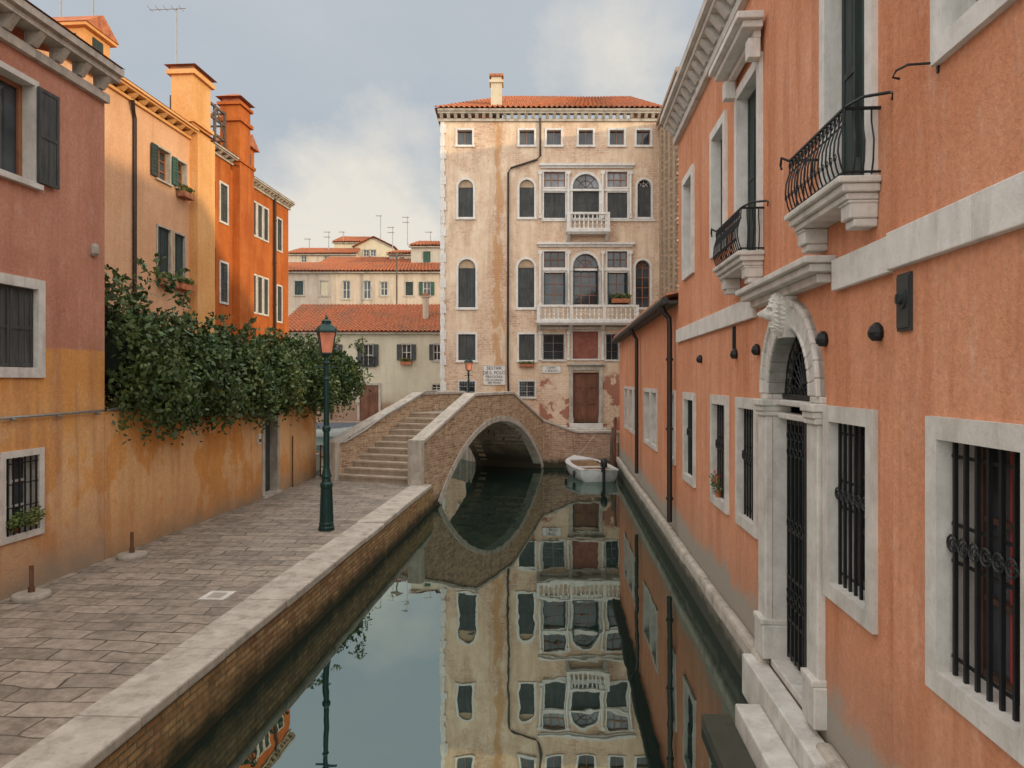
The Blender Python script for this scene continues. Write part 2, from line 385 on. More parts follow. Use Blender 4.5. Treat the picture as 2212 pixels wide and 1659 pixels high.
def window(F, par, rc, arch=False, fw=.14, depth=.18, proud=.03, frame='stone', glass='glass', sash='sashw', nx=2, nz=3,
           sill=True, shutter=None, shut='shut', slats=0, grille=None, name='window', sw=None, bart=.04, label=None, lun=None, curtain=None):
    s0, s1, z0, z1 = rc
    mb = MB(F)
    ol = outline(s0, s1, z0, z1, arch, .004)
    mb.face([(a, -depth, c) for a, c in ol], 0)
    zt = z1-(s1-s0)/2 if arch else z1
    if not shutter == 'closed':
        mb.box(s0, s0+bart, -depth+.005, -depth+.04, z0, zt, 1); mb.box(s1-bart, s1, -depth+.005, -depth+.04, z0, zt, 1)
        for i in range(nx+1):
            if 0 < i < nx:
                a = s0+(s1-s0)*i/nx; hz = z1 if not arch else zt
                mb.box(a-bart*.5, a+bart*.5, -depth+.006, -depth+.042, z0, hz, 1)
        for i in range(nz+1):
            c = z0+(zt-z0)*i/nz; c = min(max(c, z0+bart*.5), zt-bart*.5)
            mb.box(s0+bart*.5, s1-bart*.5, -depth+.007, -depth+.036, c-bart*.4, c+bart*.4, 1)
    if arch and not lun:
        r = (s1-s0)/2; cx = (s0+s1)/2
        for i in range(1, 4):
            an = math.pi*i/4
            mb.tube([(cx, -depth+.02, zt), (cx+r*.97*math.cos(an), -depth+.02, zt+r*.97*math.sin(an))], bart*.4, 4, 1)
        mb.tube([(cx+r*.55*math.cos(math.pi*i/8), -depth+.02, zt+r*.55*math.sin(math.pi*i/8)) for i in range(9)], bart*.35, 4, 1)
    mats = [glass, sash]
    if curtain:
        mb.box(s0+.02, s0+(s1-s0)*.3, -depth+.002, -depth+.004, z0, z1-.02, 2)
        mb.box(s0+(s1-s0)*.55, s0+(s1-s0)*.7, -depth+.002, -depth+.004, z0, z1-.02, 2); mats.append(curtain)
    w = mb.build(name, mats, par, label)
    mb = MB(F)
    inn = outline(s0, s1, z0, z1, arch); out = outline(s0, s1, z0, z1, arch, fw)
    k = len(inn)
    for i in range(k):
        j = (i+1) % k
        mb.face([(inn[i][0], proud, inn[i][1]), (inn[j][0], proud, inn[j][1]), (out[j][0], proud, out[j][1]), (out[i][0], proud, out[i][1])])
        mb.face([(out[i][0], proud, out[i][1]), (out[j][0], proud, out[j][1]), (out[j][0], -.02, out[j][1]), (out[i][0], -.02, out[i][1])])
        mb.face([(inn[i][0], proud, inn[i][1]), (inn[i][0], -depth-.01, inn[i][1]), (inn[j][0], -depth-.01, inn[j][1]), (inn[j][0], proud, inn[j][1])])
    if sill: mb.box(s0-fw-.03, s1+fw+.03, -.01, proud+.05, z0-fw-.02, z0-fw*.35)
    mb.build('frame', [frame], w)
    zz1 = zt
    if lun:
        mb = MB(F); r = (s1-s0)/2; cx = (s0+s1)/2
        mb.prism([(cx+r*.99*math.cos(math.pi*i/12), zt+r*.99*math.sin(math.pi*i/12)) for i in range(13)], -depth*.6, -depth*.6-.03)
        mb.build('lunette', [lun], w)
    if shutter == 'closed':
        mid = (s0+s1)/2
        for a0, a1 in ((s0+.01, mid-.006), (mid+.006, s1-.01)):
            mb = MB(F); shutter_mesh(mb, a0, a1, -depth*.5, z0+.01, zz1-.01, slats); mb.build('shutter', [shut], w)
    elif shutter in ('open', 'far', 'near', 'ajar'):
        ww = sw or (s1-s0)/2
        if shutter in ('open', 'near'):
            mb = MB(F); shutter_mesh(mb, s0-ww-.02, s0-.02, proud+.012, z0, z1, slats); mb.build('shutter', [shut], w)
        if shutter in ('open', 'far'):
            mb = MB(F); shutter_mesh(mb, s1+.02, s1+ww+.02, proud+.012, z0, z1, slats); mb.build('shutter', [shut], w)
        if shutter == 'ajar':
            for a in (s0+.01, s1-.05):
                mb = MB(F); mb.box(a, a+.04, -depth*.95, .22, z0, zz1); mb.build('shutter', [shut], w)
    if grille:
        mb = MB(F); g = grille; n = g.get('n', -.03); r = g.get('r', .011)
        for i in range(g['v']):
            a = s0+(s1-s0)*(i+.5)/g['v']; mb.box(a-r, a+r, n-r, n+r, z0, z1)
        for h in g['h']:
            c = z0+(z1-z0)*h; mb.box(s0, s1, n-r*1.5, n-r*.6, c-r*.9, c+r*.9)
        if g.get('rings'):
            c = z0+(z1-z0)*g['rings']; k = g['v']
            for i in range(k):
                mb.ring(s0+(s1-s0)*(i+.5)/k, n+.02, c, (s1-s0)/k*.42, .008, 10)
                mb.ring(s0+(s1-s0)*(i+.5)/k, n+.018, c, (s1-s0)/k*.2, .006, 8)
        mb.build('grille', ['iron'], w)
    return w
def body(mb, s0, s1, z0, z1, D, mat=0):
    mb.face([(s0, 0, z0), (s0, -D, z0), (s0, -D, z1), (s0, 0, z1)], mat)
    mb.face([(s1, 0, z0), (s1, 0, z1), (s1, -D, z1), (s1, -D, z0)], mat)
    mb.face([(s0, -D, z0), (s1, -D, z0), (s1, -D, z1), (s0, -D, z1)], mat)
    mb.face([(s0, 0, z1), (s1, 0, z1), (s1, -D, z1), (s0, -D, z1)], mat)
def cornice(F, par, s0, s1, z0, z1, n, step, mat='stone_dirty', bw=.12):
    mb = MB(F); H = z1-z0
    mb.box(s0, s1, 0, n*.25, z0, z0+H*.25)
    mb.box(s0, s1, 0, n*.8, z1-H*.38, z1-H*.2)
    mb.box(s0, s1, 0, n, z1-H*.2, z1)
    k = max(1, int((s1-s0)/step))
    for i in range(k):
        a = s0+(i+.5)*(s1-s0)/k
        mb.hexa([(a-bw/2, 0, z0+H*.27), (a+bw/2, 0, z0+H*.27), (a+bw/2, 0, z1-H*.385), (a-bw/2, 0, z1-H*.385),
                 (a-bw/2, n*.35, z0+H*.27), (a+bw/2, n*.35, z0+H*.27), (a+bw/2, n*.75, z1-H*.385), (a-bw/2, n*.75, z1-H*.385)])
    return mb.build('cornice', [mat], par)
def tile_roof(name, par, p00, p10, p11, p01, pitch=.22, rows=None, h=.05, mat='tile'):
    p00, p10, p11, p01 = [Vector(q) for q in (p00, p10, p11, p01)]
    W = (p10-p00).length; Hh = (p01-p00).length
    nc = max(2, int(W/pitch)); nr = rows or max(2, int(Hh/.38))
    nrm = (p10-p00).cross(p01-p00).normalized()
    if nrm.z < 0: nrm = -nrm
    mb = MB(); rr = random.Random(3); last = None
    for j in range(nr):
        for e in (0, 1):
            v = (j+e)/nr
            row = []
            for i in range(nc*4+1):
                u = i/(nc*4)
                q = (p00*(1-u)+p10*u)*(1-v)+(p01*(1-u)+p11*u)*v
                k = math.sin(u*nc*2*math.pi)
                q = q+nrm*(h*k+(h*.9 if e == 0 else 0)+rr.uniform(-.012, .012))
                mb.v.append(tuple(q)); row.append(len(mb.v)-1)
            if e == 0:
                A = row
                if last:   # butt end of each course closes onto the course below
                    for a in range(len(row)-1):
                        mb.f.append([last[a], last[a+1], row[a+1], row[a]]); mb.m.append(0)
            else:
                last = row
                for a in range(len(row)-1):
                    mb.f.append([A[a], A[a+1], row[a+1], row[a]]); mb.m.append(0)
    k = len(mb.v)
    for q in (p00, p10, p11, p01): mb.v.append(tuple(q-nrm*h*1.6))
    mb.f.append([k, k+1, k+2, k+3]); mb.m.append(0)
    return mb.build(name, [mat], par, smooth=False, recalc=False)
def baluster(mb, a, n, z0, z1, r=.06, seg=8, mat=0):
    H = z1-z0
    mb.lathe(a, n, [(r*.9, z0), (r*.9, z0+H*.08), (r*.5, z0+H*.12), (r, z0+H*.32), (r*.45, z0+H*.5), (r*.9, z0+H*.68), (r*.5, z0+H*.88), (r*.9, z0+H*.92), (r*.9, z1)], seg, mat)
def L(X, Y): return (X+.0681*Y, Y)

# ---------------------------------------------------------------- SETTING
mb = MB(); mb.face([(-900, -300, 0), (900, -300, 0), (900, 1800, 0), (-900, 1800, 0)])
mb.build('water', ['water'], label='still dark green canal water reflecting the houses', kind='structure', category='water', recalc=False)
mb = MB()
def gp(pts, z, zb=-.6):
    mb.face([(x, y, z) for x, y in pts])
    for (x0, y0), (x1, y1) in zip(pts, pts[1:]+pts[:1]):
        mb.face([(x0, y0, zb), (x1, y1, zb), (x1, y1, z), (x0, y0, z)])
gp([L(-300, -60), L(-7.45, -60), L(-7.45, 22.2), L(-9.6, 23), L(-9.8, 30), L(-300, 30)], .66)
gp([L(2.6, -60), L(300, -60), L(300, 38), L(2.6, 30.9)], .5)
gp([(-3.6, 38.05), (300, 38.05), (300, 60), (-3.6, 60)], .96)
gp([(-800, 50.4), (-3.65, 50.4), (-3.65, 60.05), (800, 60.05), (800, 1700), (-800, 1700)], .78)
mb.build('ground', ['ground'], label='plain earth and paving under the houses', kind='structure', category='ground', recalc=False)
mb = MB()
Q = [L(-7.5, -8), L(-4.17, -8), L(-4.17, 20.7), L(-3.9, 22.3), L(-7.5, 22.5)]
mb.face([(x, y, .7) for x, y in Q])
for a, b in zip(Q, Q[1:]+Q[:1]): mb.face([(*a, .4), (*b, .4), (*b, .7), (*a, .7)])
mb.build('pavement', ['paving'], label='worn grey stone slab paving of the quay', kind='structure', category='pavement', recalc=False)
FK = Fr((-3.63, 0), (S_, C_), -1)
mb = MB(FK); a = -8.0
while a < 20.55:
    l = R.uniform(1.1, 2.1); b = min(a+l, 20.6)
    dz = R.uniform(-.008, .010); dn = R.uniform(-.015, .015)
    mb.box(a+.006, b-.006, -.55, .03+dn, .62, .725+dz); a = b
mb.build('kerb', ['stone_dirty'], label='pale worn stone kerb blocks along the canal edge', kind='structure', category='kerb', bevel=.022)
mb = MB(FK); mb.box(-8, 20.9, -.5, -.01, -.8, .625)
mb.build('quay_wall', ['brick_q'], label='mossy brown brick canal wall below the kerb', kind='structure', category='quay wall')
mb = MB()
CP = [(1.2, 30.75), (4.5, 31.0), (4.9, 38.1), (-3.7, 38.1), (-3.72, 36.5), (-1.2, 31.9)]
mb.face([(x, y, 1.0) for x, y in CP])
for a, b in zip(CP, CP[1:]+CP[:1]): mb.face([(*a, -.5), (*b, -.5), (*b, 1.0), (*a, 1.0)])
mb.build('campo_pavement', ['paving'], label='small paved square in front of the palazzo', kind='structure', category='pavement', recalc=False)
mb = MB(); mb.box(-60, -3.7, 50.15, 50.42, -.5, .83); mb.build('far_quay_wall', ['brick_f'], label='low brick canal wall before the cream house', kind='structure', category='quay wall')
mb = MB(FK); mb.box(9.75, 10.15, -1.2, -.85, .69, .704); mb.box(9.84, 10.06, -1.12, -.93, .704, .708, 1)
mb.build('drain_cover', ['stone', 'conc'], label='small square pale stone drain cover in the paving', category='drain cover')

# ---------------------------------------------------------------- BRIDGE
FB = Fr((-2.1, 21.5), BD, -1)
br = thing('stone_bridge', FB.w(4.8, -1.3, 0), 'arched brick footbridge with pale stone coping and steps', 'bridge')
def interp(pts, t):
    for (t0, z0), (t1, z1) in zip(pts, pts[1:]):
        if t <= t1: return z0+(z1-z0)*(t-t0)/(t1-t0)
    return pts[-1][1]
topR = [(-1.05, 1.86), (2.55, 3.10), (6.07, 3.10), (9.5, 1.97), (10.2, 1.75)]
topL = [(-.95, 1.75), (3.1, 3.10), (6.6, 3.10), (10.2, 1.9)]
nLp = [(-.95, -3.1), (2.9, -2.49), (6.6, -2.49), (10.2, -2.7)]
def arch(t):
    x = t-4.8
    if abs(x) >= 4.8: return -.6
    return math.sqrt(6.34**2-x*x)-4.14
def strip(mb, ts, nA, nB, zb, zt, mat=0):
    for t0, t1 in zip(ts, ts[1:]):
        mb.hexa([(t0, nA(t0), zb(t0)), (t1, nA(t1), zb(t1)), (t1, nA(t1), zt(t1)), (t0, nA(t0), zt(t0)),
                 (t0, nB(t0), zb(t0)), (t1, nB(t1), zb(t1)), (t1, nB(t1), zt(t1)), (t0, nB(t0), zt(t0))], mat)
def zb_in(t):
    return max(arch(t), -.6) if .001 < t < 9.599 else -.6
ts = sorted(set([-1.05, 2.55, 6.07, 9.5, 10.2, 0.0, 9.6, .002, 9.598]+[.25*i for i in range(1, 39)]))
mb = MB(FB); strip(mb, ts, lambda t: 0, lambda t: -.32, zb_in, lambda t: interp(topR, t))
mb.build('brick_side_wall', ['brick_b'], br)
tsl = sorted(set([-.95, 3.1, 2.9, 6.6, 10.2, 0.0, 9.6, .002, 9.598]+[.25*i for i in range(1, 39)]))
mb = MB(FB); strip(mb, tsl, lambda t: interp(nLp, t), lambda t: interp(nLp, t)+.3, zb_in, lambda t: interp(topL, t))
mb.build('brick_side_wall', ['brick_b'], br)
mb = MB(FB)
tc = [-1.05, 0, 1, 2, 2.55, 3.5, 4.8, 6.07, 7.2, 8.4, 9.5, 10.2]
for t0, t1 in zip(tc, tc[1:]): strip(mb, [t0+.004, t1-.004], lambda t: .05, lambda t: -.37, lambda t: interp(topR, t)+.001, lambda t: interp(topR, t)+.10)
mb.build('coping', ['stone_dirty'], br, bevel=.015)
mb = MB(FB)
tc = [-.95, 0, 1.1, 2.2, 3.1, 4.2, 5.4, 6.6, 7.8, 9, 10.2]
for t0, t1 in zip(tc, tc[1:]): strip(mb, [t0+.004, t1-.004], lambda t: interp(nLp, t)-.05, lambda t: interp(nLp, t)+.35, lambda t: interp(topL, t)+.001, lambda t: interp(topL, t)+.10)
mb.build('coping', ['stone_dirty'], br, bevel=.015)
mb = MB(FB); mb.box(-1.27, -1.055, -.37, .05, .3, 1.97); mb.build('end_post', ['stone_dirty'], br, bevel=.02)
mb = MB(FB); mb.box(-1.17, -.955, -3.16, -2.76, .5, 1.84); mb.build('end_post', ['stone_dirty'], br, bevel=.02)
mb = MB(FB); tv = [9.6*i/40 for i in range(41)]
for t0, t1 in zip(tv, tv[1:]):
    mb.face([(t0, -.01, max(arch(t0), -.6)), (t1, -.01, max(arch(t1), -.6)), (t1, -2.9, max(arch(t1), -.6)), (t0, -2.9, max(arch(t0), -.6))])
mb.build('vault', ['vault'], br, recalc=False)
mb = MB(FB); cz = -4.14; K = 26; a0 = math.asin(4.8/6.34)
for i in range(K):
    an0 = -a0+2*a0*i/K+.0012; an1 = -a0+2*a0*(i+1)/K-.0012
    P4 = [(4.8+r*math.sin(an), cz+r*math.cos(an)) for an, r in ((an0, 6.31), (an1, 6.31), (an1, 6.50), (an0, 6.50))]
    mb.prism(P4, -.33, .03)
mb.build('arch_ring', ['stone_dirty'], br, bevel=.01)
mb = MB(FB)
for i in range(11):
    ta = -1.0+i*.34; zt = .7+(i+1)*.168
    n1_ = interp(nLp, ta+.2)+.1
    mb.box(ta, ta+.36 if i < 10 else 2.75, -.2, n1_, zt-.14 if i else .5, zt-.055, 0)
    mb.box(ta-.03, ta+.36 if i < 10 else 2.75, -.2, n1_, zt-.055, zt, 1)
    mb.box(ta+.01, ta+.35, -.2, n1_, zt-.2 if i else .4, zt-.139, 0)
mb.build('steps', ['step', 'step'], br)
mb = MB(FB); mb.box(2.7, 6.2, -.2, -2.4, 2.35, 2.545)
for i in range(9):
    ta = 6.2+i*.36; zt = 2.545-(i+1)*.168
    mb.box(ta, ta+.36, -.2, -2.5, zt-.3, zt)
mb.build('deck', ['paving'], br)
mb = MB(FB)
mb.tube([(t, interp(nLp, t)+.42, interp(topL, t)+.02+(.1 if 0 < t else 0)) for t in (-.9, 0, 1, 2, 3.1, 4.0)], .02, 6)
for t in (-.6, 1.2, 3.0): mb.tube([(t, interp(nLp, t)+.3, interp(topL, t)-.05), (t, interp(nLp, t)+.42, interp(topL, t)+.1)], .014, 5)
mb.build('handrail', ['steel'], br)
FW = Fr((1.22, 30.55), (3.2, .3), -1)
cw = thing('brick_canal_wall', FW.w(1.6, 0, 0), 'low reddish brick canal wall with pale stone coping', 'wall')
mb = MB(FW); prof = [(0, 1.95), (1.45, 1.42), (3.2, 1.42)]
strip(mb, [0, 1.45, 3.2], lambda t: 0, lambda t: -.3, lambda t: -.6, lambda t: interp(prof, t)); mb.build('brick_face', ['brick_f'], cw)
mb = MB(FW); strip(mb, [0, .7, 1.45, 2.3, 3.2], lambda t: .05, lambda t: -.35, lambda t: interp(prof, t)+.001, lambda t: interp(prof, t)+.09); mb.build('coping', ['stone_dirty'], cw, bevel=.01)

# ---------------------------------------------------------------- RIGHT BUILDING
FR = Fr((2.25, 0), (S_, C_), 1)
FN = Fr((2.20, 0), (S_, C_), 1)
SJ = 4.93
rb = thing('orange_canal_house', FR.w(7, -4, .4), 'salmon orange plastered canal house with white stone windows and portal', 'house')
RE = 14.4
low = [(3.5, 4.29), (5.42, 6.18), (8.60, 9.38), (10.14, 11.0), (12.62, 13.54)]
up = [(3.45, 4.22, 5.57, 7.16), (5.42, 6.25, 5.07, 7.16), (8.45, 9.41, 5.07, 7.16), (10.24, 11.01, 5.55, 7.16), (12.77, 13.6, 5.57, 7.16)]
door = (6.63, 7.95, .62, 4.12, True)
holes = [(a, b, 1.92, 3.26) for a, b in low]+[(a, b, c, d) for a, b, c, d in up]+[door]
holes = [(h[0]-.01, h[1]+.01, h[2]-.01, h[3]+.01)+tuple(h[4:]) for h in holes]
mb = MB(FR); mb.wall(SJ, RE, .3, 8.35, [h for h in holes if h[0] > SJ]); body(mb, -8, RE, .3, 8.36, 9)
mb.wall(-8, SJ+.003, .3, 8.35, [h for h in holes if h[0] < SJ], n=.05)
mb.face([(SJ+.003, 0, .3), (SJ+.003, .05, .3), (SJ+.003, .05, 8.35), (SJ+.003, 0, 8.35)])
mb.build('wall', ['orange_r'], rb)
for a0, a1, nn in ((-6, 3.9, .10), (3.904, SJ, .10), (SJ+.01, 6.06, .055), (8.58, 10.5, .05), (10.504, 12.6, .05), (12.604, RE, .05)):
    mb = MB(FR); mb.box(a0, a1, .001, nn, 4.33, 4.58); mb.build('string_course', ['white'], rb, bevel=.008)
for lo_, hi_ in ((-6, 6.4), (8.0, 29.3)):
    mb = MB(FR); a = lo_
    while a < hi_-.3:
        b = min(a+R.uniform(1.2, 1.9), hi_)
        mb.box(a+.005, b-.005, .0, .14+R.uniform(-.012, .012), .38+R.uniform(-.01, .01), .60+R.uniform(-.012, .012)); a = b
    mb.build('stone_ledge', ['stone_dirty'], rb, bevel=.05)
mb = MB(FR); mb.box(-8, 29.3, -.3, .085, -.8, .385); mb.build('foundation_wall', ['stone_wet'], rb)
cornice(FR, rb, -6, RE+.12, 8.2, 8.72, .34, .36, 'stone', .16)
mb = MB(FR)
mb.face([(-8, .34, 8.73), (RE+.1, .34, 8.73), (RE-2, -4.5, 11.6), (-8, -4.5, 11.6)]); mb.face([(-8, -9, 8.7), (RE+.1, -9, 8.7), (RE-2, -4.5, 11.6), (-8, -4.5, 11.6)])
mb.face([(RE+.1, .34, 8.73), (RE+.1, -9, 8.7), (RE-2, -4.5, 11.6)])
mb.build('roof', ['tile'], rb, recalc=False)
for i, (a, b) in enumerate(low):
    window(FN if i == 0 else FR, rb, (a, b, 1.92, 3.26), fw=.13, depth=.24, proud=.04, frame='stone', sash='sashd', sill=False, grille={'v': 7 if i < 2 else 6, 'h': (.07, .48, .64, .93), 'rings': .56, 'n': -.04, 'r': .011}, curtain='redcloth' if i == 0 else ('curtain' if i == 3 else None))
for i, (a, b, c, d) in enumerate(up):
    bal = i in (1, 2)
    w = window(FN if i == 0 else FR, rb, (a, b, c, d), fw=.13, depth=.2, proud=.045, frame='white', sash='shut', sill=False, nx=1, nz=3)
    for k, (q0, q1) in enumerate(((a+.01, (a+b)/2-.01), ((a+b)/2+.01, b-.01))):
        mb = MB(FR); shutter_mesh(mb, q0, q1, -.13, c+.01, d-.01, 0)
        if k: mb.box(q0+.03, q0+.045, -.095, -.06, c+.3, d-.4)
        mb.build('shutter', ['shut'], w)
    if bal:
        mb = MB(FR)
        mb.box(a-.2, b+.2, .04, .12, 7.42, 7.5); mb.box(a-.28, b+.28, .04, .26, 7.5, 7.58); mb.box(a-.33, b+.33, .04, .33, 7.58, 7.66)
        mb.box(a-.2, a-.05, .045, .18, 7.2, 7.42); mb.box(b+.05, b+.2, .045, .18, 7.2, 7.42)
        mb.build('hood', ['white'], w, bevel=.01)
def iron_balcony(a, b):
    g = MB(FR); g.box(a, b, .0, .30, 5.0, 5.05); g.box(a+.02, b-.02, 0, .265, 4.94, 5.0); g.box(a+.05, b-.05, 0, .23, 4.89, 4.94)
    for q in (a+.06, b-.24):
        g.box(q, q+.18, 0, .2, 4.76, 4.89); g.box(q+.01, q+.17, 0, .17, 4.70, 4.76); g.box(q-.01, q+.19, 0, .215, 4.865, 4.888)
    ob = g.build('balcony', ['stone'], rb, bevel=.012)
    g = MB(FR); z0, z1, no = 5.06, 5.53, .25
    def bow(u): return .045*math.sin(math.pi*min(1, u*1.25))
    k = int((b-a)/.085)
    for i in range(k+1):
        s = a+.03+(b-a-.06)*i/k
        g.tube([(s, no+bow(u), z0+(z1-z0)*u) for u in (0, .15, .35, .55, .75, 1)], .007, 4)
        if i < k:
            m_ = s+(b-a-.06)/k/2
            g.ring(m_, no+.015, z1-.06, .032, .005, 8)
            g.ring(m_, no+.05, z0+.13, .026, .005, 8)
    for s, dr in ((a+.03, 1), (b-.03, -1)):
        for i in range(1, 4):
            n = no*i/4; g.tube([(s-dr*bow(u), n, z0+(z1-z0)*u) for u in (0, .2, .5, .8, 1)], .007, 4)
        g.tube([(s, 0, z1), (s, no, z1)], .014, 5); g.tube([(s, 0, z0+.02), (s, no, z0+.02)], .01, 5)
    g.tube([(a+.03, no, z1), (b-.03, no, z1)], .014, 5); g.tube([(a+.03, no, z0+.02), (b-.03, no, z0+.02)], .011, 5)
    g.tube([(a+.03, no, z1-.11), (b-.03, no, z1-.11)], .008, 5)
    g.tube([(a, no, z1), (a-.1, .17, z1+.03), (a-.2, .03, z1+.02)], .012, 5)
    g.tube([(a-.2, .03, z1+.02), (a-.24, .03, z1), (a-.22, .03, z1-.04)], .01, 5)
    g.tube([(b, no, z1), (b+.07, no+.05, z1+.05), (b+.13, no+.04, z1), (b+.1, no+.04, z1-.04)], .012, 5)
    g.build('railing', ['iron'], ob)
iron_balcony(5.22, 6.52)
iron_balcony(8.25, 9.62)
po = MB(FR)
for a0, a1 in ((6.33, 6.63), (7.95, 8.27)):
    po.box(a0+.02, a1-.0, -.2, .07, .98, 3.22); po.box(a0-.02, a1+.0, -.2, .11, .62, .98)
    po.box(a0, a1+.0, -.2, .095, 3.22, 3.27); po.box(a0-.02, a1, -.2, .13, 3.33, 3.40); po.box(a0, a1, -.2, .11, 3.27, 3.33)
    po.box(a0-.01, a1, -.2, .125, .98, 1.04)
cxp, zc, r0, r1 = 7.29, 3.46, .66, .93
for i in range(18):
    an0 = math.pi*i/18+.001; an1 = math.pi*(i+1)/18-.001
    for ra, rb_, nn in ((r0, r1, .05), (r1-.06, r1+.0, .075), (r0, r0+.04, .065)):
        po.prism([(cxp+ra*math.cos(an0), zc+ra*math.sin(an0)), (cxp+rb_*math.cos(an0), zc+rb_*math.sin(an0)), (cxp+rb_*math.cos(an1), zc+rb_*math.sin(an1)), (cxp+ra*math.cos(an1), zc+ra*math.sin(an1))], -.2, nn)
po.box(6.33, 6.61, -.2, .05, 3.40, 3.46); po.box(7.97, 8.25, -.2, .05, 3.40, 3.46)
po.box(6.2, 8.42, .0, .12, 4.42, 4.50); po.box(6.12, 8.5, 0, .21, 4.50, 4.57); po.box(6.08, 8.54, 0, .26, 4.57, 4.63)
po.box(6.63, 7.95, -.2, .02, .55, .63)
po.box(6.635, 7.945, -.2, -.05, 3.2, 3.26); po.box(6.635, 7.945, -.2, -.03, 3.34, 3.40)
pob = po.build('portal', ['stone'], rb, label='carved white stone arched portal with hood', bevel=.012)
g = MB(FR); NU, NV = 40, 34; cs, cn, cz2 = 7.29, .10, 4.26
vi = []
def gs(a, s): return math.exp(-(a/s)**2)
for j in range(NV+1):
    th = math.pi*j/NV; row = []
    for i in range(NU):
        ph = 2*math.pi*i/NU
        x = math.sin(th)*math.cos(ph); y = math.sin(th)*math.sin(ph); z = math.cos(th)
        rx, ry, rz = .13, .13, .21
        if z < 0: rx *= 1+.35*z
        f_ = max(0, y); d = 1.0
        d += .75*f_*gs(x, .13)*gs(z+.08, .17)
        d += .35*f_*gs(x, .10)*gs(z-.12, .16)
        d += .25*f_*gs(z-.30, .08)*(gs(abs(x)-.3, .25))
        d -= .34*f_*gs(abs(x)-.34, .14)*gs(z-.12, .10)
        d += .16*f_*gs(abs(x)-.45, .18)*gs(z+.12, .13)
        d -= .36*f_*gs(x, .26)*gs(z+.36, .05)
        d += .18*f_*gs(x, .22)*gs(z+.48, .06)
        hair = 1 if (z > .5 or z < -.55 or abs(x) > .72) else 0
        d += hair*(.16*math.sin(ph*9+z*16)*math.sin(th*14+ph*3)+.08)
        row.append(g.p(cs+x*rx*d, cn+y*ry*d, cz2+z*rz*(1+.06*math.sin(ph*5)*hair)))
    vi.append(row)
for j in range(NV):
    for i in range(NU):
        g.f.append([vi[j][i], vi[j][(i+1) % NU], vi[j+1][(i+1) % NU], vi[j+1][i]]); g.m.append(0)
g.prism([(7.17, 4.02), (7.41, 4.02), (7.47, 4.415), (7.11, 4.415)], .0, .10)
g.build('keystone_mask', ['stone'], pob, label='carved white stone bearded face on the keystone')
g = MB(FR); g.box(6.63, 7.95, -.30, -.28, .6, 4.15, 1)
for i in range(11):
    s = 6.66+1.26*i/10; g.box(s-.012, s+.012, -.17, -.145, .66, 3.2)
for z in (.68, 1.05, 1.5, 2.0, 3.14): g.box(6.635, 7.945, -.178, -.15, z, z+.04)
g.box(7.25, 7.33, -.18, -.13, .66, 3.2)
g.box(6.64, 7.94, -.2, -.185, .66, 1.05)
for i in range(10):
    s = 6.72+1.14*i/9
    for zq in (1.28, 1.38, 2.85, 3.02, 2.1): g.ring(s, -.14, zq, .045, .008, 8)
g.build('door', ['iron', 'glass'], pob, label='tall black iron gate with scrollwork')
g = MB(FR)
for i in range(1, 14):
    an = math.pi*i/14; g.tube([(cxp+.12*math.cos(an), -.13, zc+.12*math.sin(an)), (cxp+.65*math.cos(an), -.13, zc+.65*math.sin(an))], .008, 4)
    g.ring(cxp+.52*math.cos(an), -.13, zc+.52*math.sin(an), .045, .006, 8)
for rr_ in (.12, .32, .44, .63): g.tube([(cxp+rr_*math.cos(math.pi*i/16), -.13, zc+rr_*math.sin(math.pi*i/16)) for i in range(17)], .011, 4)
g.box(6.64, 7.94, -.16, -.1, 3.41, 3.46)
for i in range(12): g.ring(6.7+1.18*i/11, -.12, 3.5, .035, .006, 8)
g.build('fanlight', ['iron'], pob, label='black wrought iron fanlight with radiating scrolls')
g = MB(FR); g.box(5.9, 8.3, .03, .24, .1, .55); g.build('landing_step', ['stone'], rb, bevel=.015)
g = MB(FR); g.box(3.0, 7.5, .245, .50, -.5, .33); g.build('landing_step', ['stone'], rb, bevel=.02)
g = MB(FR); g.box(3.0, 7.7, .505, .80, -.5, .13); g.build('landing_step', ['stone_wet'], rb, label='dark mossy stone landing step', bevel=.02)
def fit(fn, name, mats, label=None):
    g = MB(FR); fn(g); g.build(name, mats, rb, label)
for px, py in ((1785, 733), (1640, 756), (1903, 718), (1592, 765), (1516, 776)):
    s = FR.s(px); z = FR.z(px, py)
    fit(lambda g: g.lathe(s, .03, [(.03, z-.06), (.055, z-.03), (.06, z), (.045, z+.04), (.015, z+.07)], 10), 'wall_anchor', ['iron'])
s = FN.s(1958); z0 = FN.z(1958, 715); z1 = FN.z(1958, 590)
def plate(g):
    g.fr = FN
    g.box(s-.09, s+.09, 0, .02, z0, z1); g.box(s-.08, s+.08, .02, .028, z0+.02, z1-.02)
    zc_ = (z0+z1)/2+.02
    g.prism([(s+.065*math.cos(2*math.pi*k/20), zc_+.065*math.sin(2*math.pi*k/20)) for k in range(20)], .028, .038)
    g.prism([(s+.035*math.cos(2*math.pi*k/16), zc_+.035*math.sin(2*math.pi*k/16)) for k in range(16)], .038, .06)
    g.box(s-.006, s+.006, .06, .068, zc_-.03, zc_+.03)
fit(plate, 'service_plate', ['greenbox'], 'dark grey green metal service plate')
def hook(g):
    g.fr = FN
    a = FN.s(2028); z = FN.z(2028, 135)
    g.tube([(a, 0, z), (a+.03, .16, z+.005), (a+.05, .22, z-.02), (a+.05, .24, z-.06), (a+.05, .2, z-.07)], .008, 5); g.box(a-.01, a+.01, 0, .01, z-.06, z+.04)
fit(hook, 'wall_hook', ['iron'])
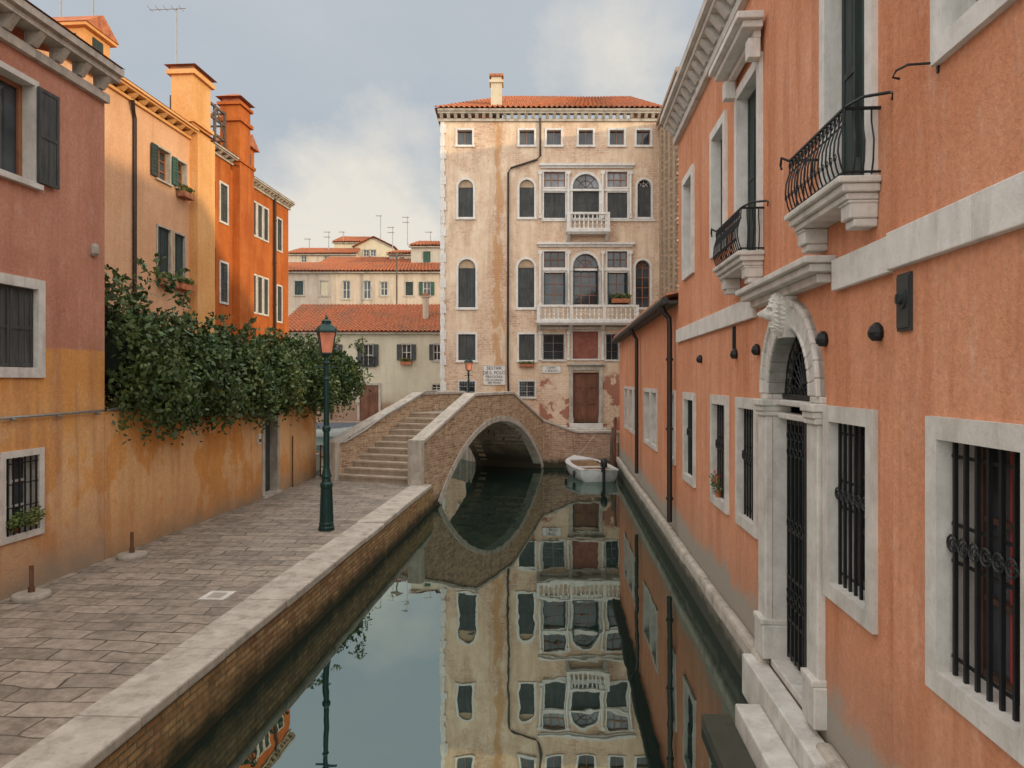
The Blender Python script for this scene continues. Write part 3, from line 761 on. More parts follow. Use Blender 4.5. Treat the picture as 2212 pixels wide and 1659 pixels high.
def pipe(F, a, z0, z1, par, mat='copper', r=.045, n=.09):
    g = MB(F); g.tube([(a, n, z1), (a, n, z0+.1), (a, n, z0)], r, 8)
    z = z0+.25
    while z < z1:
        g.tube([(a, n, z), (a, n, z+.04)], r*1.35, 8); z += 1.6
    return g.build('drain_pipe', [mat], par)
fit(lambda g: g.box(FR.s(1589)-.02, FR.s(1589)+.02, 0, .04, FR.z(1589, 755), FR.z(1589, 705)), 'wall_anchor', ['iron'])

an_ = thing('low_orange_annex', FR.w(22, -3, .4), 'low orange plastered annex with dark gutter beside the canal', 'house')
wl = [(14.95, 15.75), (17.8, 18.8), (19.2, 20.4), (22.2, 23.3), (23.9, 25.0), (25.7, 26.8)]
g = MB(FR); g.wall(RE+.01, 29.3, .3, 5.15, [(a-.01, b+.01, 1.99, 3.31) for a, b in wl], n=-.02); body(g, RE+.01, 29.3, .3, 5.14, 6)
g.build('wall', ['orange_r'], an_)
for a, b in wl: window(Fr((2.27, 0), (S_, C_), 1), an_, (a, b, 2.0, 3.3), fw=.1, depth=.16, proud=.03, frame='stone', glass='glass', sash='sashw', nx=2, nz=3, sill=False)
tile_roof('roof', an_, FR.w(RE+.02, .22, 5.22), FR.w(29.45, .22, 5.22), FR.w(29.45, -3.2, 6.3), FR.w(RE+.02, -3.2, 6.3))
g = MB(FR); g.tube([(RE+.05, .25, 5.17), (29.5, .25, 5.17)], .075, 8); g.box(RE+.02, 29.4, 0, .2, 5.1, 5.16); g.build('gutter', ['lead'], an_)
g = MB(FR); g.tube([(14.95, .25, 5.12), (14.95, .2, 4.98), (14.95, .1, 4.85), (14.95, .09, 4.6), (14.95, .09, .75)], .055, 8)
for z in (1.2, 2.6, 4.0): g.tube([(14.95, .09, z), (14.95, .09, z+.05)], .075, 8)
g.build('drain_pipe', ['copper'], an_)
g = MB(FR); g.tube([(21.6, .25, 5.12), (21.6, .2, 4.98), (21.6, .09, 4.8), (21.6, .09, .9)], .055, 8); g.build('drain_pipe', ['copper'], an_)

FT = Fr((5.0, 0), (S_, C_), 1)
tw = thing('brick_church_building', FT.w(34.5, -4, .5), 'tall rough brown brick building with toothed edge', 'building')
g = MB(FT); g.box(31.4, 37.8, -14, 0, .4, 16.6)
for i in range(70):
    z = 3+i*.19
    if z < 16.4: g.box(31.3+R.uniform(0, .06), 31.6, -.3, .05+R.uniform(0, .12), z, z+.1)
for k in range(4): g.box(32.2+k*1.5, 32.9+k*1.5, .0, .12, 2.0, 16.2)
g.build('wall', ['brick_t'], tw)
g = MB(FT); g.box(31.2, 37.9, -14, .22, 16.6, 16.8)
for i in range(22): g.box(31.3+i*.3, 31.45+i*.3, 0, .16, 16.35, 16.6)
g.build('cornice', ['brick_t'], tw)

# ---------------------------------------------------------------- LEFT PINK HOUSE
FP = Fr((-7.4, 0), (S_, C_), -1)
pk = thing('pink_house', FP.w(9, -3, .7), 'pink house with ochre lower wall and dark shutters', 'house')
pw = {'a': (9.3, 10.38, 6.38, 7.72), 'b': (9.55, 10.45, 3.78, 4.88), 'c': (9.84, 10.48, 1.52, 2.56), 'd': (6.8, 7.8, 6.38, 7.72), 'e': (6.9, 7.8, 3.78, 4.88)}
g = MB(FP); g.wall(0, 12.0, .6, 8.1, [(q[0]-.01, q[1]+.01, q[2]-.01, q[3]+.01) for q in pw.values()]); body(g, 0, 12.0, .6, 8.11, 7)
g.build('wall', ['pink'], pk)
window(FP, pk, pw['a'], fw=.08, depth=.2, sash='sash', nx=2, nz=1, bart=.07, shutter='far', sw=.42, slats=0, shut='shut2', label='open window with brown sash and dark shutter')
window(FP, pk, pw['d'], fw=.1, depth=.2, sash='sash', nx=2, nz=1, shutter='closed', shut='shut2')
window(FP, pk, pw['e'], fw=.14, depth=.16, shutter='closed', shut='shut2')
window(FP, pk, pw['b'], fw=.14, depth=.16, shutter='closed', shut='shut2', label='window with closed weathered black shutters', sill=False)
window(FP, pk, pw['c'], fw=.09, depth=.2, grille={'v': 6, 'h': (.08, .35, .65, .92), 'n': .01, 'r': .009}, label='small window with iron bars', sill=False)
cornice(FP, pk, 0, 12.02, 8.08, 8.60, .32, .5, 'stone_dirty', .13)
g = MB(FP); g.face([(0, .34, 8.62), (12.03, .34, 8.62), (12.03, -3.5, 9.6), (0, -3.5, 9.6)]); g.face([(0, -3.5, 9.6), (12.1, -3.5, 9.6), (12.1, -7, 8.6), (0, -7, 8.6)]); g.build('roof', ['tile'], pk, recalc=False)
g = MB(FP); g.tube([(4, .05, 3.07), (8, .05, 3.09), (11.9, .05, 3.12)], .02, 6)
for i in range(9): g.tube([(4.5+i*.9, .05, 3.08), (4.55+i*.9, .05, 3.08)], .028, 6)
g.build('service_pipe', ['steel'], pk)
g = MB(FP); s = FP.s(200); z = FP.z(200, 540); g.lathe(s, .03, [(.03, z-.1), (.07, z-.06), (.07, z+.04), (.04, z+.1)], 10); g.build('wall_socket', ['conc'], pk)

gw = thing('garden_wall', FP.w(17, -.15, .7), 'ochre orange plastered garden wall with a doorway', 'wall')
gd = (18.42, 19.22, .71, 2.82)
g = MB(FP); g.wall(12.01, 22.3, .6, 3.08, [(gd[0]-.01, gd[1]+.01, .6, gd[3]+.01)], n=0); body(g, 12.01, 22.3, .6, 3.08, .35)
g.build('plaster_wall', ['garden'], gw)
g = MB(FP); g.box(gd[0], gd[1], -.22, -.18, .7, gd[3])
for k in range(2): g.box(gd[0]+.08, gd[1]-.08, -.18, -.165, .85+k*1.0, 1.7+k*1.0)
dd_ = g.build('door', ['shut'], gw, label='dark green wooden garden door')
g = MB(FP); g.box(gd[0]-.15, gd[0], -.2, .03, .7, 2.95); g.box(gd[1], gd[1]+.15, -.2, .03, .7, 2.95); g.box(gd[0], gd[1], -.2, .031, gd[3], 2.95); g.box(gd[0]-.15, gd[1]+.15, -.2, .1, .7, .76); g.build('frame', ['stone_dirty'], dd_)
g = MB(FP); g.tube([(gd[0]+.1, -.17, 1.7), (gd[0]+.1, -.12, 1.7)], .02, 6); g.build('handle', ['steel'], dd_)
g = MB(FP); s = FP.s(558); g.box(s-.08, s+.06, 0, .05, 2.05, 2.3); g.box(s-.06, s+.04, .05, .06, 2.1, 2.18, 1); g.build('letter_box', ['white', 'iron'], gw)
g = MB(FP); g.tube([(20.2, .06, .7), (20.2, .06, 2.1)], .02, 6); g.build('pipe', ['rust'], gw)
g = MB(FP); g.tube([(12.0, .05, 3.12), (12.6, .05, 3.16), (13.2, .05, 3.1)], .02, 6); g.build('service_pipe', ['steel'], gw)
rl = MB(); xa, ya = L(-7.3, 22.35); xb, yb = -5.35, 22.1
for z in (1.0, 1.3, 1.62): rl.tube([(xa, ya, z), (xb, yb, z)], .018, 6)
for u in (0, .5, 1): rl.tube([(xa+(xb-xa)*u, ya+(yb-ya)*u, .7), (xa+(xb-xa)*u, ya+(yb-ya)*u, 1.66)], .022, 6)
rl.build('iron_railing', ['rust'], label='low rusty iron railing at the end of the quay', category='railing')

# ---------------------------------------------------------------- PEACH / ORANGE HOUSES
FA = Fr((-11, 0), (S_, C_), -1)
ph = thing('peach_house', FA.w(18, -4, .7), 'tall peach plastered house with dark green shutters and chimney', 'house')
pa = [(20.1, 20.78, 9.1, 9.95), (21.12, 21.68, 9.12, 9.9), (20.15, 20.8, 6.5, 7.8), (21.02, 21.6, 6.5, 7.78)]
g = MB(FA); g.wall(13, 21.9, .6, 10.75, [(q[0]-.01, q[1]+.01, q[2]-.01, q[3]+.01) for q in pa]); body(g, 13, 22.99, .6, 10.76, 8); g.build('wall', ['peach'], ph)
g = MB(FA); g.box(21.9, 22.99, -.3, .25, .6, 10.9); g.build('chimney_breast', ['peach2'], ph)
window(FA, ph, pa[0], fw=.05, depth=.15, frame='stone_dirty', shutter='near', sw=.3, shut='shut', slats=8, sash='sash')
window(FA, ph, pa[1], fw=.05, depth=.15, frame='stone_dirty', shutter='near', sw=.26, shut='shutgreen', slats=8, sash='sash')
window(FA, ph, pa[2], fw=.05, depth=.15, frame='stone_dirty', shutter='closed', sash='shut')
window(FA, ph, pa[3], fw=.05, depth=.15, frame='stone_dirty', shutter='closed', sash='shut')
cornice(FA, ph, 13, 21.9, 10.7, 11.0, .3, .45, 'peach2', .14)
g = MB(FA); g.face([(13, .3, 11.02), (23, .3, 11.02), (23, -4, 12.1), (13, -4, 12.1)]); g.face([(13, -4, 12.1), (23, -4, 12.1), (23, -8, 11), (13, -8, 11)]); g.build('roof', ['tile'], ph, recalc=False)
g = MB(FA); g.box(21.7, 22.8, -.45, .2, 10.9, 12.6); g.box(21.62, 22.88, -.53, .28, 11.15, 11.25)
g.box(21.6, 22.9, -.55, .3, 12.55, 12.68); g.box(21.68, 22.82, -.47, .22, 12.68, 12.8, 1)
g.hexa([(21.55, -.6, 12.8), (22.95, -.6, 12.8), (22.95, .35, 12.8), (21.55, .35, 12.8), (22.0, -.2, 13.0), (22.5, -.2, 13.0), (22.5, .0, 13.0), (22.0, .0, 13.0)], 1)
g.build('chimney', ['peach2', 'tile'], ph)
g = MB(FA); s = 19.0
g.tube([(s-.2, .12, 10.7), (s-.1, .08, 10.5), (s, .06, 10.3), (s, .06, 3.5)], .05, 7); g.build('drain_pipe', ['copper'], ph)
g = MB(FA); a0, a1, n0, n1, zz = 17.6, 18.6, -1.5, -.35, 11.1
g.box(a0, a1, n0, n1, zz, 12.0); g.box(a0-.12, a1+.12, n0-.1, n1+.12, 12.0, 12.08)
g.hexa([(a0-.15, n0-.1, 12.08), (a1+.15, n0-.1, 12.08), (a1+.15, n1+.15, 12.08), (a0-.15, n1+.15, 12.08),
        ((a0+a1)/2-.02, n0-.1, 12.5), ((a0+a1)/2+.02, n0-.1, 12.5), ((a0+a1)/2+.02, n1+.15, 12.5), ((a0+a1)/2-.02, n1+.15, 12.5)], 1)
g.box(a0+.3, a1-.3, n1, n1+.02, 11.35, 11.9, 2)
for k in range(4): g.box(a0-.02, a0, n0+.2, n1-.2, 11.4+k*.13, 11.46+k*.13, 2)
g.build('roof_turret', ['peach2', 'tile', 'shut'], ph, label='small gabled roof turret with tiled top')

oh = thing('burnt_orange_house', FA.w(26, -4, .7), 'deep burnt orange house with tall white framed windows', 'house')
ob_ = [(23.12, 23.5, 9.1, 9.9), (23.12, 23.5, 6.5, 7.8), (23.85, 24.35, 8.75, 9.95), (23.85, 24.35, 6.15, 7.4)]
oc = []
for z0, z1 in ((8.8, 9.95), (6.05, 7.35)):
    for k in range(3): oc.append((26.22+k*.55, 26.6+k*.55, z0, z1))
    oc.append((28.6, 29.05, z0-.15, z1-.1))
g = MB(FA); g.wall(23.0, 24.6, .6, 10.8, [(q[0]-.01, q[1]+.01, q[2]-.01, q[3]+.01) for q in ob_]); g.wall(24.6, 29.8, .6, 10.6, [(q[0]-.01, q[1]+.01, q[2]-.01, q[3]+.01) for q in oc]); body(g, 23.0, 29.8, .6, 10.61, 8)
g.box(23.0, 24.6, -8, -.4, 10.6, 10.8)
g.build('wall', ['dorange'], oh)
g = MB(FA); g.box(24.75, 25.9, -.3, .25, .6, 10.9); g.box(24.7, 25.95, -.3, .3, 10.9, 11.0); g.build('chimney_breast', ['dorange'], oh)
for q in ob_[:2]: window(FA, oh, q, fw=.03, depth=.1, frame='dorange', shutter='closed', shut='shutgreen', slats=8, sill=False)
for q in ob_[2:]: window(FA, oh, q, fw=.07, depth=.05, frame='stone', shutter='closed', shut='shut2', slats=10, sill=False)
for q in oc: window(FA, oh, q, fw=.06, depth=.05, frame='stone', shutter='closed', shut='shut2', slats=10, sill=False)
cornice(FA, oh, 23.0, 24.7, 10.75, 11.0, .25, .35, 'stone_dirty', .12)
cornice(FA, oh, 25.95, 29.9, 10.45, 10.72, .25, .3, 'stone_dirty', .12)
g = MB(FA); g.face([(23, .25, 11.02), (24.7, .25, 11.02), (24.7, -4, 12), (23, -4, 12)]); g.face([(24.7, .25, 10.74), (29.9, .25, 10.74), (29.9, -4, 11.8), (24.7, -4, 11.8)]); g.build('roof', ['tile'], oh, recalc=False)
g = MB(FA); g.box(24.9, 25.75, -.5, .18, 10.9, 12.85); g.box(24.82, 25.83, -.58, .26, 12.3, 12.42); g.box(24.82, 25.83, -.58, .26, 12.85, 12.95)
g.box(24.95, 25.7, -.45, .13, 12.95, 13.1, 1); g.hexa([(24.75, -.6, 13.1), (25.9, -.6, 13.1), (25.9, .3, 13.1), (24.75, .3, 13.1), (25.2, -.2, 13.33), (25.5, -.2, 13.33), (25.5, 0, 13.33), (25.2, 0, 13.33)], 1); g.build('chimney', ['dorange', 'tile'], oh)
g = MB(FA); g.box(26.2, 27.2, -1.4, -.3, 10.8, 12.0); g.box(26.5, 26.9, -.3, -.28, 11.2, 11.8, 2)
g.hexa([(26.05, -1.5, 12.0), (27.35, -1.5, 12.0), (27.35, -.15, 12.0), (26.05, -.15, 12.0), (26.68, -1.5, 12.45), (26.72, -1.5, 12.45), (26.72, -.15, 12.45), (26.68, -.15, 12.45)], 1)
g.build('dormer', ['dorange', 'tile', 'glass'], oh)
g = MB(FA)
for s in (23.1, 23.9, 24.6):
    for n in (-1.2, -.2): g.box(s-.04, s+.04, n-.04, n+.04, 11.0, 12.5)
for z in (11.5, 12.0, 12.4):
    for n in (-1.2, -.2): g.box(23.1, 24.6, n-.03, n+.03, z, z+.07)
    for s in (23.1, 24.6): g.box(s-.03, s+.03, -1.2, -.2, z+.01, z+.06)
g.tube([(23.1, -.15, 11.5), (23.9, -.15, 12.4)], .03, 4); g.tube([(23.9, -.15, 12.4), (24.6, -.15, 11.5)], .03, 4)
g.build('roof_terrace', ['woodgrey'], oh, label='dark wooden roof terrace frame')
pipe(FA, 28.2, 3, 10.5, oh, r=.05)

def leafcloud(g, pts, n, size, rr, mat=0, droop=.3):
    for _ in range(n):
        c, rad = rr.choice(pts)
        while True:
            d = Vector((rr.uniform(-1, 1), rr.uniform(-1, 1), rr.uniform(-1, 1)))
            if d.length < 1: break
        q = Vector(c)+Vector((d.x*rad[0], d.y*rad[1], d.z*rad[2]))
        leaf(g, q, size*rr.uniform(.6, 1.25), rr, mat, droop)
def leaf(g, q, s, rr, mat, droop=.3):
    a = Vector((rr.gauss(0, 1), rr.gauss(0, 1), rr.gauss(0, .7)-droop)).normalized()
    b = a.cross(Vector((rr.gauss(0, 1), rr.gauss(0, 1), rr.gauss(0, 1)))).normalized()
    w = s*.27; i = len(g.v)
    for p_ in (q-a*s*.5, q+b*w-a*s*.08, q+a*s*.5, q-b*w-a*s*.08): g.v.append(tuple(p_))
    g.f.append([i, i+1, i+2, i+3]); g.m.append(mat)
rr = random.Random(5)
def planter(F, a0, a1, z, flower=True, label='terracotta window box with green plants', sc_=1.0):
    t = thing('window_planter', F.w((a0+a1)/2, .15, z), label, 'planter', group='window boxes on the facades')
    g = MB(F); g.box(a0, a1, .06, .06+.2*sc_, z, z+.16*sc_); g.build('box', ['tile'], t)
    g = MB(); k = 6
    pts = [(F.w(a0+(a1-a0)*(i+.5)/k, .16, z+.24*sc_), (.12*sc_, .12*sc_, .13*sc_)) for i in range(k)]
    leafcloud(g, pts, 320, .09*sc_, rr)
    if flower: leafcloud(g, pts, 25, .06*sc_, rr, 1)
    g.build('plants', ['leaf2', 'flower'], t, recalc=False)
planter(FA, 20.1, 20.8, 6.2); planter(FA, 21.0, 21.7, 6.2); planter(FA, 21.1, 21.7, 8.85, True)
t = thing('potted_plant', FP.w(10.15, -.05, 1.55), 'leafy green plant behind the barred window', 'plant')
g = MB(); leafcloud(g, [(FP.w(9.9+.1*i, .04, 1.68+.03*(i % 3)), (.1, .08, .12)) for i in range(6)], 500, .06, rr); g.build('leaves', ['leaf2'], t, recalc=False)
g = MB(FP); g.lathe(10.15, -.08, [(.05, 1.53), (.07, 1.62)], 10); g.build('pot', ['tile'], t)
t = thing('potted_geranium', FR.w(10.5, .0, 1.95), 'small red geranium on the barred window sill', 'plant')
g = MB(); leafcloud(g, [(FR.w(10.6+.08*i, .03, 2.1+.05*(i % 2)), (.07, .06, .12)) for i in range(4)], 120, .05, rr); leafcloud(g, [(FR.w(10.6+.08*i, .04, 2.2), (.07, .05, .12)) for i in range(4)], 40, .04, rr, 1); g.build('leaves', ['leaf2', 'flower'], t, recalc=False)
g = MB(FR); g.lathe(10.7, -.0, [(.04, 1.92), (.055, 2.02)], 10); g.build('pot', ['tile'], t)

# ---------------------------------------------------------------- WISTERIA
vn = thing('wisteria_vine', (*L(-7.9, 13.5), .7), 'dense dark green vine spilling over the garden wall', 'plant')
g = MB()
g.tube([(*L(-7.9, 13.5), .7), (*L(-7.85, 13.3), 1.8), (*L(-7.9, 13.8), 3.0), (*L(-7.8, 14.8), 3.9), (*L(-7.8, 17), 4.0), (*L(-7.7, 20), 4.0), (*L(-7, 22.5), 4.0)], [.14, .12, .1, .09, .07, .05, .02], 8)
g.tube([(*L(-7.9, 13.8), 3.0), (*L(-7.9, 13.2), 4.2), (*L(-7.8, 12.6), 5.0)], [.08, .06, .02], 7)
g.build('trunk', ['woodgrey'], vn, smooth=True)
rr = random.Random(21)
prof_t = [(12.15, 5.3), (12.8, 5.35), (13.6, 5.0), (14.6, 4.6), (15.6, 4.4), (17, 4.5), (18.5, 4.5), (20, 4.45), (21.5, 4.55), (22.6, 4.5), (23.4, 4.2)]
prof_b = [(12.15, 3.5), (12.7, 3.1), (13.4, 2.9), (14.0, 3.05), (14.6, 3.2), (15.5, 3.05), (16.5, 3.2), (18, 3.1), (19.5, 3.2), (21, 3.1), (22.4, 3.35), (23.4, 3.55)]
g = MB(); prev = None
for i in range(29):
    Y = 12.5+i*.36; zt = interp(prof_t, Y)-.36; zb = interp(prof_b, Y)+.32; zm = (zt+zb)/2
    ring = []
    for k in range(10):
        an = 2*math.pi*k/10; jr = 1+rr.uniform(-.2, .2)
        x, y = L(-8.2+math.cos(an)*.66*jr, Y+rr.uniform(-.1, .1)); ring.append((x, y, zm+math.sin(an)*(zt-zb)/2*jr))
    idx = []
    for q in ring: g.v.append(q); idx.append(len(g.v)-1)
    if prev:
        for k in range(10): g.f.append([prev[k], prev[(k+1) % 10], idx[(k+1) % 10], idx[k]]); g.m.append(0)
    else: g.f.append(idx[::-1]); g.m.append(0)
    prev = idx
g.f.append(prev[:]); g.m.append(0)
g.build('inner_shade_core', ['core'], vn)  # solid filler inside the vine, coloured dark for the shade between leaves
g = MB(); cl = []
for _ in range(1450):
    Y = 12.2+10.9*rr.random()**.88; zt = interp(prof_t, Y); zb = interp(prof_b, Y)
    zt += .22*math.sin(Y*3.1)+.14*math.sin(Y*7.3+1)
    zb += .12*math.sin(Y*5.3)
    z = zb+(zt-zb)*rr.random()
    u = (z-zb)/(zt-zb)
    lob = .20*math.sin(Y*3.3+z*2.5)+.14*math.sin(Y*6.1-z*4.2)
    front = -7.0-.55*abs(u-.4)**1.5*2+lob
    if Y > 19.5: front += .20*(Y-19.5)*(1-.5*abs(u-.5))
    X = front-abs(rr.gauss(0, .22)) if rr.random() < .8 else rr.uniform(-9.1, front)
    cl.append((X, Y, z))
for X, Y, z in cl:
    x, y = L(X, Y); rad = rr.uniform(.15, .34)
    c = Vector((x, y, z)); mt = 1 if (rr.random() < (.06 if Y < 18 else .25)) else 0
    for k in range(rr.randint(7, 10)):
        dv = Vector((rr.gauss(.3, 1), rr.gauss(0, 1), rr.gauss(0, .8))).normalized()
        q = c+dv*rad*.3; st = (dv+Vector((0, 0, -.3)))
        for j in range(5):
            q = q+st*rad*.27; st = st+Vector((0, 0, -.22))
            leaf(g, q+Vector((rr.gauss(0, .03), rr.gauss(0, .03), rr.gauss(0, .03))), rr.uniform(.08, .15), rr, mt, .8)
for _ in range(110):
    Y = rr.uniform(12.5, 23.4); up_ = rr.random() < .45
    z = interp(prof_t, Y)+.05 if up_ else interp(prof_b, Y)+.1
    X = -7.1+(.25*(Y-19.5) if Y > 19.5 else 0)
    q = Vector((*L(X, Y), z)); d = Vector((rr.gauss(.3, .3), rr.gauss(.1, .4), 1 if up_ else -1)).normalized()
    for j in range(rr.randint(3, 9)):
        q = q+d*.06; d = (d+Vector((rr.gauss(0, .15), rr.gauss(0, .15), -.12))).normalized()
        for _k in range(3): leaf(g, q+Vector((rr.gauss(0, .04), rr.gauss(0, .04), 0)), rr.uniform(.08, .14), rr, 1 if Y > 19 and rr.random() < .5 else 0, .8)
g.build('leaves', ['leaf', 'leaf2'], vn, recalc=False)

# ---------------------------------------------------------------- PALAZZO
PY = 38.0
FZ = Fr((0, PY), (1, 0), -1)
pz = thing('cream_palazzo', (2, 42, 1.0), 'tall cream and brick palazzo with arched windows and balconies', 'palace')
def rcz(F, a, b, t, bt): return (F.s(a), F.s(b), F.z(a, bt), F.z(a, t))
specs = []
for a, b in ((988, 1020), (1122, 1154), (1181, 1212), (1250, 1281), (1317, 1348), (1375, 1405)):
    specs.append((rcz(FZ, a, b, 281, 313), dict(fw=.10, depth=.22, frame='white', nx=2, nz=1, sash='sash')))
for a, b in ((990, 1022), (1122, 1154), (1377, 1406)):
    specs.append((rcz(FZ, a, b, 388, 469), dict(arch=True, fw=.11, depth=.18, frame='white', shutter='closed', shut='shut2', lun='lun' if a < 1300 else None)))
for a, b in ((990, 1027), (1119, 1154)):
    specs.append((rcz(FZ, a, b, 560, 664), dict(arch=True, fw=.11, depth=.18, frame='white', shutter='closed', shut='shut2', lun='lun')))
specs.append((rcz(FZ, 1373, 1404, 562, 664), dict(arch=True, fw=.11, depth=.18, frame='white', glass='glass', sash='sash', nx=2, nz=4)))
for a, b in ((1175, 1221), (1312, 1355)):
    specs.append((rcz(FZ, a, b, 371, 404), dict(fw=.07, depth=.15, frame='white', glass='glass_b', sash='sash', nx=3, nz=2, sill=False, bart=.05)))
    specs.append((rcz(FZ, a, b, 416, 471), dict(fw=.07, depth=.15, frame='white', shutter='closed', shut='shut2')))
    specs.append((rcz(FZ, a, b, 543, 578), dict(fw=.07, depth=.15, frame='white', glass='glass', sash='wood', nx=3, nz=2, sill=False, bart=.05)))
    specs.append((rcz(FZ, a, b, 589, 658), dict(fw=.07, depth=.25, frame='white', glass='glass', sash='sash', nx=2, nz=3, shutter='ajar', shut='shut')))
specs.append((rcz(FZ, 1237, 1294, 376, 471), dict(arch=True, fw=.13, depth=.15, frame='white', shutter='closed', shut='shut2', glass='glass_b', sash='wood')))
specs.append((rcz(FZ, 1238, 1292, 548, 658), dict(arch=True, fw=.13, depth=.25, frame='white', glass='glass', sash='sash', nx=3, nz=4, shutter='ajar', shut='shut')))
for a, b in ((990, 1027), (1121, 1155)):
    specs.append((rcz(FZ, a, b, 722, 778), dict(fw=.1, depth=.15, frame='white', shutter='closed', shut='shut2')))
for a, b in ((1173, 1219), (1309, 1336)):
    specs.append((rcz(FZ, a, b, 722, 777), dict(fw=.07, depth=.2, frame='stone', grille={'v': 9, 'h': [i/9 for i in range(10)], 'n': -.03, 'r': .012})))
specs.append((rcz(FZ, 1237, 1292, 716, 775), dict(fw=.07, depth=.08, frame='stone', glass='redb', sash='redb', nx=1, nz=1)))
for a, b in ((992, 1026), (1122, 1155)):
    specs.append((rcz(FZ, a, b, 824, 857), dict(fw=.08, depth=.2, frame='stone', grille={'v': 6, 'h': (.2, .4, .6, .8), 'n': -.02, 'r': .014})))
zd0, zd1 = FZ.z(1265, 912), FZ.z(1265, 805); sd0, sd1 = FZ.s(1238), FZ.s(1293)
xl, xr = FZ.s(953), FZ.s(1428); ZT = FZ.z(1100, 258)
g = MB(FZ)
g.wall(xl, xr, .9, ZT, [(q[0]-.01, q[1]+.01, q[2]-.01, q[3]+.01, d.get('arch', False)) for q, d in specs]+[(sd0-.01, sd1+.01, .9, zd1+.01)])
body(g, xl, xr, .9, ZT+.01, 12); g.build('wall', ['palazzo'], pz)
for q, d in specs: window(FZ, pz, q, **d)
g = MB(FZ); g.box(xl-.03, xl+.16, -.2, .05, 1.0, ZT)
for i in range(24):
    g.box(xl-.05, xl+(.26 if i % 2 else .2), -.2, .06, 1.1+i*.66, 1.55+i*.66)
g.build('corner_quoins', ['white'], pz)
g = MB(FZ)
for py, a, b, n in ((357, 1165, 1370, .18), (527, 1160, 1370, .2), (411, 1172, 1358, .08), (583, 1172, 1360, .08), (476, 1170, 1415, .07), (709, 1160, 1370, .1)):
    g.box(FZ.s(a), FZ.s(b), .0, n, FZ.z(a, py)-.05, FZ.z(a, py)+.06)
    if n > .15: g.box(FZ.s(a)+.08, FZ.s(b)-.08, 0, n*.5, FZ.z(a, py)-.16, FZ.z(a, py)-.05)
for yy0, yy1 in ((369, 472), (541, 660), (714, 778)):
    for px in (1167, 1228, 1302, 1362):
        s = FZ.s(px); z0 = FZ.z(px, yy1); z1 = FZ.z(px, yy0)
        g.box(s-.08, s+.08, 0, .09, z0, z0+.2); g.lathe(s, .06, [(.075, z0+.2), (.065, z1-.25), (.06, z1-.2)], 8); g.box(s-.1, s+.1, 0, .12, z1-.2, z1-.02)
g.build('stone_trim', ['white'], pz)
def stone_balcony(pa_, pb, pt, pbm, nn):
    a, b = FZ.s(pa_), FZ.s(pb); z0 = FZ.z(pa_, pbm); z1 = FZ.z(pa_, pt)
    g = MB(FZ); g.box(a, b, 0.005, nn+.08, z0, z0+.14); g.box(a+.06, b-.06, 0.01, nn, z0-.08, z0)
    k = max(2, int((b-a)/1.3)+1)
    for i in range(k):
        s = a+.12+(b-a-.24)*i/(k-1)
        g.hexa([(s-.09, 0, z0-.42), (s+.09, 0, z0-.42), (s+.09, 0, z0-.08), (s-.09, 0, z0-.08), (s-.09, .12, z0-.38), (s+.09, .12, z0-.38), (s+.09, nn*.85, z0-.08), (s-.09, nn*.85, z0-.08)])
    o_ = g.build('balcony', ['white'], pz)
    g = MB(FZ); g.box(a+.02, b-.02, nn-.1, nn+.06, z1-.1, z1); g.box(a+.02, b-.02, nn-.08, nn+.05, z0+.14, z0+.2)
    for s in [a+.1+(b-a-.2)*i/(k-1) for i in range(k)]: g.box(s-.08, s+.08, nn-.09, nn+.055, z0+.2, z1-.1)
    m_ = int((b-a)/.23)
    for i in range(m_):
        s = a+.1+(b-a-.2)*(i+.5)/m_; baluster(g, s, nn-.02, z0+.2, z1-.1, .056, 7)
    for s in (a+.08, b-.08):
        g.box(s-.06, s+.06, .01, nn, z1-.1, z1)
        for q in range(2): baluster(g, s, nn*(q+.7)/2.4, z0+.2, z1-.1, .055, 6)
    g.build('balustrade', ['white'], o_)
stone_balcony(1158, 1375, 662, 700, .8)
stone_balcony(1222, 1315, 464, 506, .6)
g = MB(FZ); g.box(sd0, sd1, -.2, -.15, zd0, zd1)
mid = (sd0+sd1)/2
for a, b in ((sd0+.06, mid-.05), (mid+.05, sd1-.06)):
    for k in range(3): g.box(a+.05, b-.05, -.15, -.12, zd0+.12+k*.82, zd0+.82+k*.82)
g.box(mid-.02, mid+.02, -.15, -.1, zd0, zd1)
dr = g.build('door', ['wood'], pz, label='tall dark brown panelled wooden double door')
g = MB(FZ)
for a in (sd0-.2, sd1+.02): g.box(a, a+.18, -.15, .1, zd0-.1, zd1+.12); g.box(a-.03, a+.21, -.15, .14, zd0-.1, zd0+.25)
g.box(sd0-.22, sd1+.22, -.15, .11, zd1+.12, zd1+.38); g.box(sd0-.3, sd1+.3, 0, .25, zd1+.38, zd1+.48)
g.build('frame', ['stone_dirty'], dr)
g = MB(FZ); g.box(sd0-.35, sd1+.35, 0, .7, .98, 1.2); g.box(sd0-.2, sd1+.2, 0, .38, 1.2, 1.42); g.box(sd0-1.0, sd0-.35, 0.1, .5, .98, 1.32); g.build('door_steps', ['stone'], pz, bevel=.02)
cornice(FZ, pz, xl-.15, xr+.1, ZT-.12, FZ.z(1100, 240), .4, .36, 'stone_dirty', .16)
zc0 = FZ.z(1100, 239)
tile_roof('roof', pz, (xl-.3, PY-.45, zc0), (xr+.2, PY-.45, zc0), (xr-.6, PY+6, zc0+3.0), (xl+3.2, PY+6, zc0+3.0), pitch=.26)
